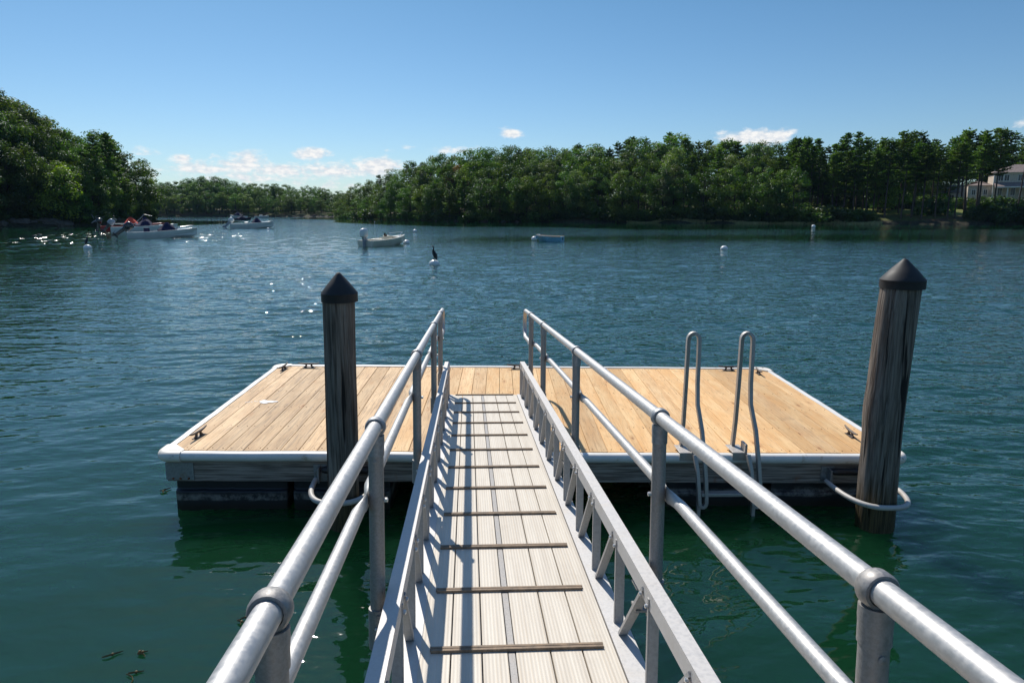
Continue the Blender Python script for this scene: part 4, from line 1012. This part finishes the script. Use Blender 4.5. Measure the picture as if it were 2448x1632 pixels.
def hull(root, L_, B_, sheer=.75, mat='gel', inner=None, freeb=.5, band=None):
    b = MB(); secs = []; n = 18
    for i in range(n + 1):
        s_ = i / n; x = -L_ / 2 + L_ * s_
        pl = 1 - max(0, (s_ - .45) / .55) ** 2.3; pl = max(pl, .012)
        bb = B_ / 2 * pl * (.93 + .07 * min(1, s_ * 4)); sz_ = freeb + (sheer - freeb) * s_ ** 1.8
        kz = -.22 + .35 * max(0, (s_ - .6) / .4) ** 2.5; cz = -.02 + .32 * max(0, (s_ - .5) / .5) ** 1.6; cb = bb * (.86 - .2 * s_ * s_)
        xr_ = x - (1 - 0) * 0
        rake = .28 * s_ ** 3
        ib = max(.005, bb - .10); fl = min(.22, sz_ - .1)
        half = [(x - rake * .0, 0, kz), (x, cb, cz), (x + rake * .5, bb * .985, (cz + sz_) / 2 + .05), (x + rake, bb, sz_ - .06), (x + rake, bb + .02, sz_ - .05), (x + rake, bb + .02, sz_), (x + rake, ib, sz_ + .005), (x + rake * .8, ib - .01, fl), (x + rake * .8, 0, fl)]
        sec = half + [(p[0], -p[1], p[2]) for p in half[::-1][1:-1]]
        secs.append(sec)
    b.loft(secs, close=True); o = b.build('hull', M[mat], root, 40)
    b = MB(); b.box(-L_ / 2 + .002, -L_ / 2 + .12, -B_ / 2 * .8, B_ / 2 * .8, .2, freeb + .01); b.build('transom', M[mat], root, 0, .01)
    b = MB(); fo = L_ * .24; b.loft([[(-L_ / 2 + L_ * s_, (B_ / 2 * max(.03, 1 - max(0, (s_ - .45) / .55) ** 2.3) - .09) * q, freeb + (sheer - freeb) * s_ ** 1.8 - .03 + .05 * (1 - q * q)) for q in (-1, -.5, 0, .5, 1)] for s_ in (.74, .82, .9, .97)], cap=False); b.build('foredeck', M[mat], root, 40)
    return o
def motor(root, x, z, tilt, colm, legm, s_=1.0):
    Mt = Matrix.Translation((x, 0, z)) @ Matrix.Rotation(tilt, 4, 'Y') @ Matrix.Scale(s_, 4)
    b = MB()
    def T(p): return Mt @ Vector(p)
    b.loft([[T((px * a - .05, py * a_, zz)) for px, py in ((.09, .05), (.09, -.05), (-.1, -.05), (-.14, 0), (-.1, .05))] for zz, a, a_ in ((.15, 1.2, 1.6), (-.1, 1, 1), (-.45, .9, .8), (-.62, 1.0, .8))], close=True)
    b.loft([[T((xx, yy * r_, -.64 + zz * r_)) for yy, zz in ((.06, 0), (.04, .05), (-.04, .05), (-.06, 0), (-.04, -.05), (.04, -.05))] for xx, r_ in ((.14, .3), (.05, 1), (-.2, 1), (-.28, .5))], close=True)
    b.prism([T((-.24, -.004, -.6)), T((.02, -.004, -.6)), T((-.14, -.004, -.86)), T((-.22, -.004, -.86))], Mt.to_3x3() @ Vector((0, .012, 0)))
    for k in range(3):
        a = k * 2.094; c_ = (-.27, 0, -.64)
        b.prism([T((c_[0], .02 * math.cos(a), c_[2] + .02 * math.sin(a))), T((c_[0] - .03, .15 * math.cos(a - .3), c_[2] + .15 * math.sin(a - .3))), T((c_[0] + .01, .15 * math.cos(a + .3), c_[2] + .15 * math.sin(a + .3)))], Mt.to_3x3() @ Vector((-.01, 0, 0)))
    b.box(x + .02 * s_, x + .14 * s_, -.1, .1, z - .15, z + .1)
    mo = b.build('outboard_motor', M[legm], root, 40)
    b = MB(); secs = []
    for zz, a, sx in ((.14, .86, 0), (.17, 1, 0), (.40, 1.04, .0), (.52, .95, .01), (.60, .72, .03), (.63, .35, .04)):
        secs.append([T((-.07 + sx + .26 * a * math.copysign(abs(math.cos(q)) ** .7, math.cos(q)), .17 * a * math.copysign(abs(math.sin(q)) ** .7, math.sin(q)), zz)) for q in [k * math.pi / 8 for k in range(16)]])
    b.loft(secs, close=True); c = b.build('cowling', M[colm], root, 40); c.parent = mo
def peak(root, x0, x1, xp, wd, z0, zp, mat, name='canvas_cover'):
    b = MB(); secs = []
    for i in range(9):
        u = i / 8; x = x0 + (x1 - x0) * u
        top = z0 + (zp - z0) * (1 - abs((x - xp) / ((xp - x0) if x < xp else (x1 - xp)))) ** .85 if x0 < x < x1 else z0 + .02
        sag = .04 * math.sin(i * 2.1); secs.append([(x, -wd, z0 - .12), (x, -wd, z0), (x, -wd * .35, z0 + (top - z0) * .72 + sag), (x, 0, top), (x, wd * .35, z0 + (top - z0) * .72 - sag), (x, wd, z0), (x, wd, z0 - .12)])
    b.loft(secs, close=True); return b.build(name, M[mat], root, 50)
def seatbox(root, x0, x1, wd, z0, z1, mat='gel', name='seat'):
    b = MB(); b.box(x0, x1, -wd, wd, z0, z1); return b.build(name, M[mat], root, 0, .03)
def screen(root, x, wd, z0, z1):
    b = MB(); b.loft([[(x, -wd, z0), (x + .12, -wd * .5, z0), (x + .15, 0, z0), (x + .12, wd * .5, z0), (x, wd, z0)], [(x - .15, -wd * .95, z1 - .04), (x - .03, -wd * .48, z1), (x, 0, z1), (x - .03, wd * .48, z1), (x - .15, wd * .95, z1 - .04)]], cap=False)
    b.build('windscreen', M['glass'], root, 40)
# white skiff with a tall white outboard
bt = thing('skiff', 'cream open skiff with a tall white outboard motor and thin aerial', 'boat', at_(880, 53.3), 1.0)
hull(bt, 4.1, 1.7, .74, 'gelcream', None, .42); motor(bt, -2.1, .52, 0.0, 'gel', 'greyp', 1.25)
seatbox(bt, -.9, -.5, .55, .2, .5, 'gelcream'); seatbox(bt, .15, .55, .3, .2, .72, 'gelcream', 'console')
b = MB(); b.tube([(.5, .0, .75), (.42, 0, .98)], .02, 6); b.lathe([(.15, -.015), (.17, 0), (.15, .015)], 14, Matrix.Translation((.12, 0, .76)) @ Matrix.Rotation(1.2, 4, 'Y')); b.build('steering_wheel', M['blackp'], bt, 40)
b = MB(); b.tube([(-1.6, -.55, .4), (-1.62, -.57, 1.75)], [.012, .006], 6); b.ball((-1.62, -.57, 1.76), .035, seg=8, rings=6); b.build('aerial', M['steel'], bt, 40)
b = MB(); b.tube([(1.0, -.62, .62), (1.2, -.6, .86), (1.75, -.3, .92), (1.95, 0, .94), (1.75, .3, .92), (1.2, .6, .86), (1.0, .62, .62)], .014, 6); b.build('bow_rail', M['steel'], bt, 40)
# large white boat nearest on the left
bt = thing('motorboat', 'long white motorboat with black tilted outboard and navy peaked canvas, nearest of the left boats', 'boat', at_(364, 76), .50)
hull(bt, 5.9, 2.1, .92, 'gel', None, .55); motor(bt, -3.1, .75, .95, 'blackp', 'blackp', 1.45)
peak(bt, -.3, 1.5, .55, .6, .75, 1.55, 'navy'); seatbox(bt, -1.5, -1.0, .5, .25, .95, 'navy', 'seat_cover'); screen(bt, 1.25, .65, .75, 1.15)
b = MB(); b.tube([(1.5, -.7, .8), (1.7, -.66, 1.02), (2.5, -.3, 1.12), (2.85, 0, 1.14), (2.5, .3, 1.12), (1.7, .66, 1.02), (1.5, .7, .8)], .018, 6); b.build('bow_rail', M['steel'], bt, 40)
# white boat behind it
bt = thing('motorboat', 'white motorboat with a navy canvas hump, moored just behind the nearest left boat', 'boat', at_(324, 96), .50)
hull(bt, 7.0, 2.3, 1.0, 'gel', None, .66); motor(bt, -3.6, .8, .7, 'greyp', 'blackp', 1.4); peak(bt, -.9, 1.0, .4, .7, .85, 1.65, 'navy'); seatbox(bt, -2.2, -1.7, .6, .3, .85, 'navy', 'seat_cover')
# red boat
bt = thing('motorboat', 'dark red and white motorboat with a bright red canvas peak near the left shore', 'boat', at_(299, 106), .48)
hull(bt, 7.4, 2.3, 1.0, 'redp', None, .62); motor(bt, -3.8, .8, .2, 'blackp', 'blackp', 1.35); peak(bt, -1.0, .8, -.2, .65, .85, 1.85, 'orange'); peak(bt, .9, 2.4, 1.5, .6, .9, 1.9, 'navy', 'navy_cover')
b = MB()
b.box(-2.6, 2.2, -.98, .98, .86, .92); b.build('gunwale_deck', M['gel'], bt, 0)
b = MB(); b.tube([(.3, -.8, .9), (1.5, -.8, 2.1), (2.4, -.75, 1.9)], .02, 6); b.build('canopy_frame', M['steel'], bt, 40)
# boat right of them
bt = thing('motorboat', 'white centre console boat with a small navy cover amid the sparkling water', 'boat', at_(573, 112.5), .36)
hull(bt, 5.9, 2.1, 1.05, 'gel', None, .65); motor(bt, -3.0, .8, .75, 'gel', 'greyp', 1.4); peak(bt, .1, 1.5, .9, .55, .95, 1.65, 'navy'); seatbox(bt, -.9, -.4, .5, .3, .95, 'gel')
# far boats
Pb = bearing(545, 282); bt = thing('motorboat', 'far white boat with a dark top under the distant trees, left of its neighbour', 'boat', (Pb.x, Pb.y, 0), 2.9)
hull(bt, 6.5, 2.3, 1.1, 'gel', None, .7); peak(bt, -1.5, 1.8, 0, .9, 1.1, 2.3, 'navy'); screen(bt, 1.4, .8, 1.0, 1.6)
Pb = bearing(553, 215); bt = thing('motorboat', 'small dark far boat just in front of the distant white boat', 'boat', (Pb.x, Pb.y, 0), .3)
hull(bt, 4.5, 1.8, .8, 'navy', None, .5); peak(bt, -1.4, 1.2, .2, .6, .6, 1.2, 'navy')
Pb = bearing(598, 285); bt = thing('motorboat', 'tiny white far boat alone on the right of the distant boats', 'boat', (Pb.x, Pb.y, 0), .5)
hull(bt, 5, 2, .95, 'gel', None, .6); seatbox(bt, -.6, .4, .5, .5, 1.2, 'gel', 'console')
# dinghy
bt = thing('dinghy', 'small light blue dinghy with tan rim beside a white buoy', 'boat', at_(1265, 59), math.pi - .4)
hull(bt, 2.15, 1.15, .50, 'bluep', None, .40)
b = MB(); 
for s_ in (-1, 1): b.tube([(-1.06, s_ * .54, .42), (-.4, s_ * .59, .43), (.3, s_ * .55, .45), (.85, s_ * .32, .49), (1.25, s_ * .03, .53)], .035, 8)
b.build('gunwale', M['tan'], bt, 50)
b = MB(); b.box(-1.0, .9, -.45, .45, .36, .385); b.build('thwart', M['tan'], bt, 0); b = MB(); b.box(-1.10, -1.08, -.12, .02, .12, .38); b.build('motor_pad', M['blackp'], bt, 0)
b = MB(); b.box(.95, 1.15, -.14, .14, .50, .60); b.build('bow_block', M['gel'], bt, 0, .02)

# ------------------------------------------------------------------ buoys and birds
M['buoy'] = simple('buoy_white', (.72, .72, .70), .35, 0, .06, 3, 0, 40, .5, (.35, .32, .25), (.62, .8), 6); M['bird'] = simple('cormorant_plumage', (.012, .012, .014), .55, 0, .3, 30); M['beak'] = simple('beak', (.3, .2, .08), .5)
def buoy(x, y, r_, label, sink=.25, flat=.9):
    t = thing('mooring_buoy', label, 'buoy', (x, y, 0), 0, 'white mooring buoys')
    b = MB(); b.ball((0, 0, r_ * (1 - 2 * sink) * flat), r_, sz=flat, seg=24, rings=14); b.build('ball', M['buoy'], t, 60)
    b = MB(); b.tube([(-.03, 0, r_ * 2 * (1 - sink) * flat - .02), (-.03, 0, r_ * 2 * (1 - sink) * flat + .03), (.03, 0, r_ * 2 * (1 - sink) * flat + .03), (.03, 0, r_ * 2 * (1 - sink) * flat - .02)], .009, 6); b.build('shackle', M['galv'], t, 50)
buoy(-3.13, 33.1, .25, 'white mooring buoy with a cormorant on top, nearest in mid water', .42, .85)
buoy(14.9, 45.7, .24, 'white mooring buoy alone in open water left of the right piling', .35)
buoy(-10.2, 84.1, .26, 'white mooring buoy farther out above the cream skiff', .2)
buoy(3.02, 60.2, .26, 'white mooring buoy touching the blue dinghy', .15)
buoy(-7.35, 54.9, .26, 'white mooring buoy at the bow of the cream skiff', .35)
buoy(-28.3, 48.1, .26, 'white mooring buoy with a cormorant at the far left', .38, .85)
P_ = bearing(435, 77); buoy(P_.x, P_.y, .24, 'white mooring buoy off the bow of the nearest left boat', .35)
P_ = bearing(612, 104); buoy(P_.x, P_.y, .22, 'small mooring buoy at the bow of the centre console boat', .45)
P_ = bearing(1873, 118); buoy(P_.x, P_.y, .30, 'white mooring buoy before the marsh grass of the right shore', .15)
def cormorant(x, y, z, rz, label, s_=1.0):
    t = thing('cormorant', label, 'bird', (x, y, z), rz, 'cormorants on buoys'); t.scale = (s_,) * 3
    b = MB(); pts = [(-.17, 0, -.02), (-.12, 0, .05), (-.08, 0, .13), (-.02, 0, .24), (.02, 0, .34), (.045, 0, .43), (.035, 0, .50), (.02, 0, .56), (.03, 0, .615), (.065, 0, .635), (.10, 0, .63), (.16, 0, .635)]
    b.tube(pts, [.018, .035, .07, .095, .085, .055, .032, .026, .028, .030, .018, .004], 12, True, .92); b.build('body', M['bird'], t, 60)
    for q in (-1, 1):
        b = MB(); b.tube([(.02, q * .07, .37), (-.03, q * .095, .27), (-.09, q * .085, .14), (-.14, q * .05, .04)], [.03, .05, .04, .01], 8, True, .35); b.build('wing', M['bird'], t, 60)
        b = MB(); b.tube([(.0, q * .035, .12), (.015, q * .04, .01)], .014, 6); b.box(-.02, .06, q * .04 - .02, q * .04 + .02, -.004, .008); b.build('leg', M['bird'], t, 40)
cormorant(-3.13, 33.1, .25, 2.6, 'black cormorant upright on the nearest mooring buoy with its neck raised', 1.0)
cormorant(-28.3, 48.1, .28, 1.2, 'black cormorant hunched on the far left mooring buoy', .92)
def duck(x, y, rz, label):
    t = thing('duck', label, 'bird', (x, y, 0), rz, 'ducks on the sparkling water'); b = MB()
    b.tube([(-.28, 0, .12), (-.2, 0, .07), (-.05, 0, .05), (.1, 0, .06), (.18, 0, .12), (.2, 0, .2), (.22, 0, .25), (.27, 0, .25), (.34, 0, .235)], [.01, .07, .11, .10, .05, .038, .045, .035, .012], 12, True, 1.1); b.build('body', M['duckm'], t, 60)
    b = MB(); b.tube([(.10, .0, .115), (-.02, 0, .13), (-.18, 0, .12)], [.03, .07, .02], 8, True, 1.2); b.build('wing', M['bird'], t, 60)
M['duckm'] = simple('duck_plumage', (.10, .09, .08), .6, 0, .8, 5)
P_ = bearing(72, 85); duck(P_.x, P_.y, .3, 'dark duck swimming at the far left, leading the other'); P_ = bearing(84, 86.5); duck(P_.x, P_.y, 2.6, 'dark duck at the far left with its bill turned away, behind the first')

# ------------------------------------------------------------------ floating seaweed
M['weed'] = simple('seaweed', (.16, .10, .03), .4, 0, .3, 20)
def weed(x, y, label, n, ln, sd):
    r_ = random.Random(sd); b = MB(); p = ray(x, y); t_ = -CAM.z / p.z; P = CAM + p * t_; a = r_.uniform(-.5, .5)
    for k in range(n):
        aa = a + r_.uniform(-.7, .7); l_ = ln * r_.uniform(.6, 1); q0 = Vector((P.x, P.y, .006)) + Vector((r_.uniform(-.01, .01), r_.uniform(-.01, .01), 0))
        pts = [q0 + Vector((math.cos(aa + .5 * math.sin(u * 2 + k)) * l_ * u, math.sin(aa + .5 * math.sin(u * 2 + k)) * l_ * u, .003 * math.sin(u * 6))) for u in (0, .25, .5, .75, 1)]
        b.tube(pts, [.004, .006, .006, .005, .002], 6, True, .5)
        if r_.random() < .8: b.ball(pts[2], .009, seg=8, rings=6)
    tag(b.build('seaweed', M['weed'], None, 60), label, 'seaweed')
weed(236, 1511, 'single brown seaweed strand floating at the lower left', 1, .12, 1)
weed(318, 1505, 'sprig of seaweed with air bladders left of the lower rail', 3, .07, 2)
weed(293, 1548, 'forked golden brown seaweed near the bottom edge', 2, .11, 3)
weed(548, 1424, 'brown seaweed piece beside the left handrail', 3, .10, 4)
weed(368, 1128, 'pale weed scrap floating off the left corner of the float', 3, .10, 5)
weed(488, 1560, 'seaweed tuft at the bottom edge under the left handrail', 3, .06, 6)

bpy.context.view_layer.update()
scene.cycles.max_bounces = 6; scene.cycles.diffuse_bounces = 2; scene.cycles.glossy_bounces = 3; scene.cycles.transmission_bounces = 3
scene.cycles.sample_clamp_indirect = 6; scene.cycles.use_denoising = True
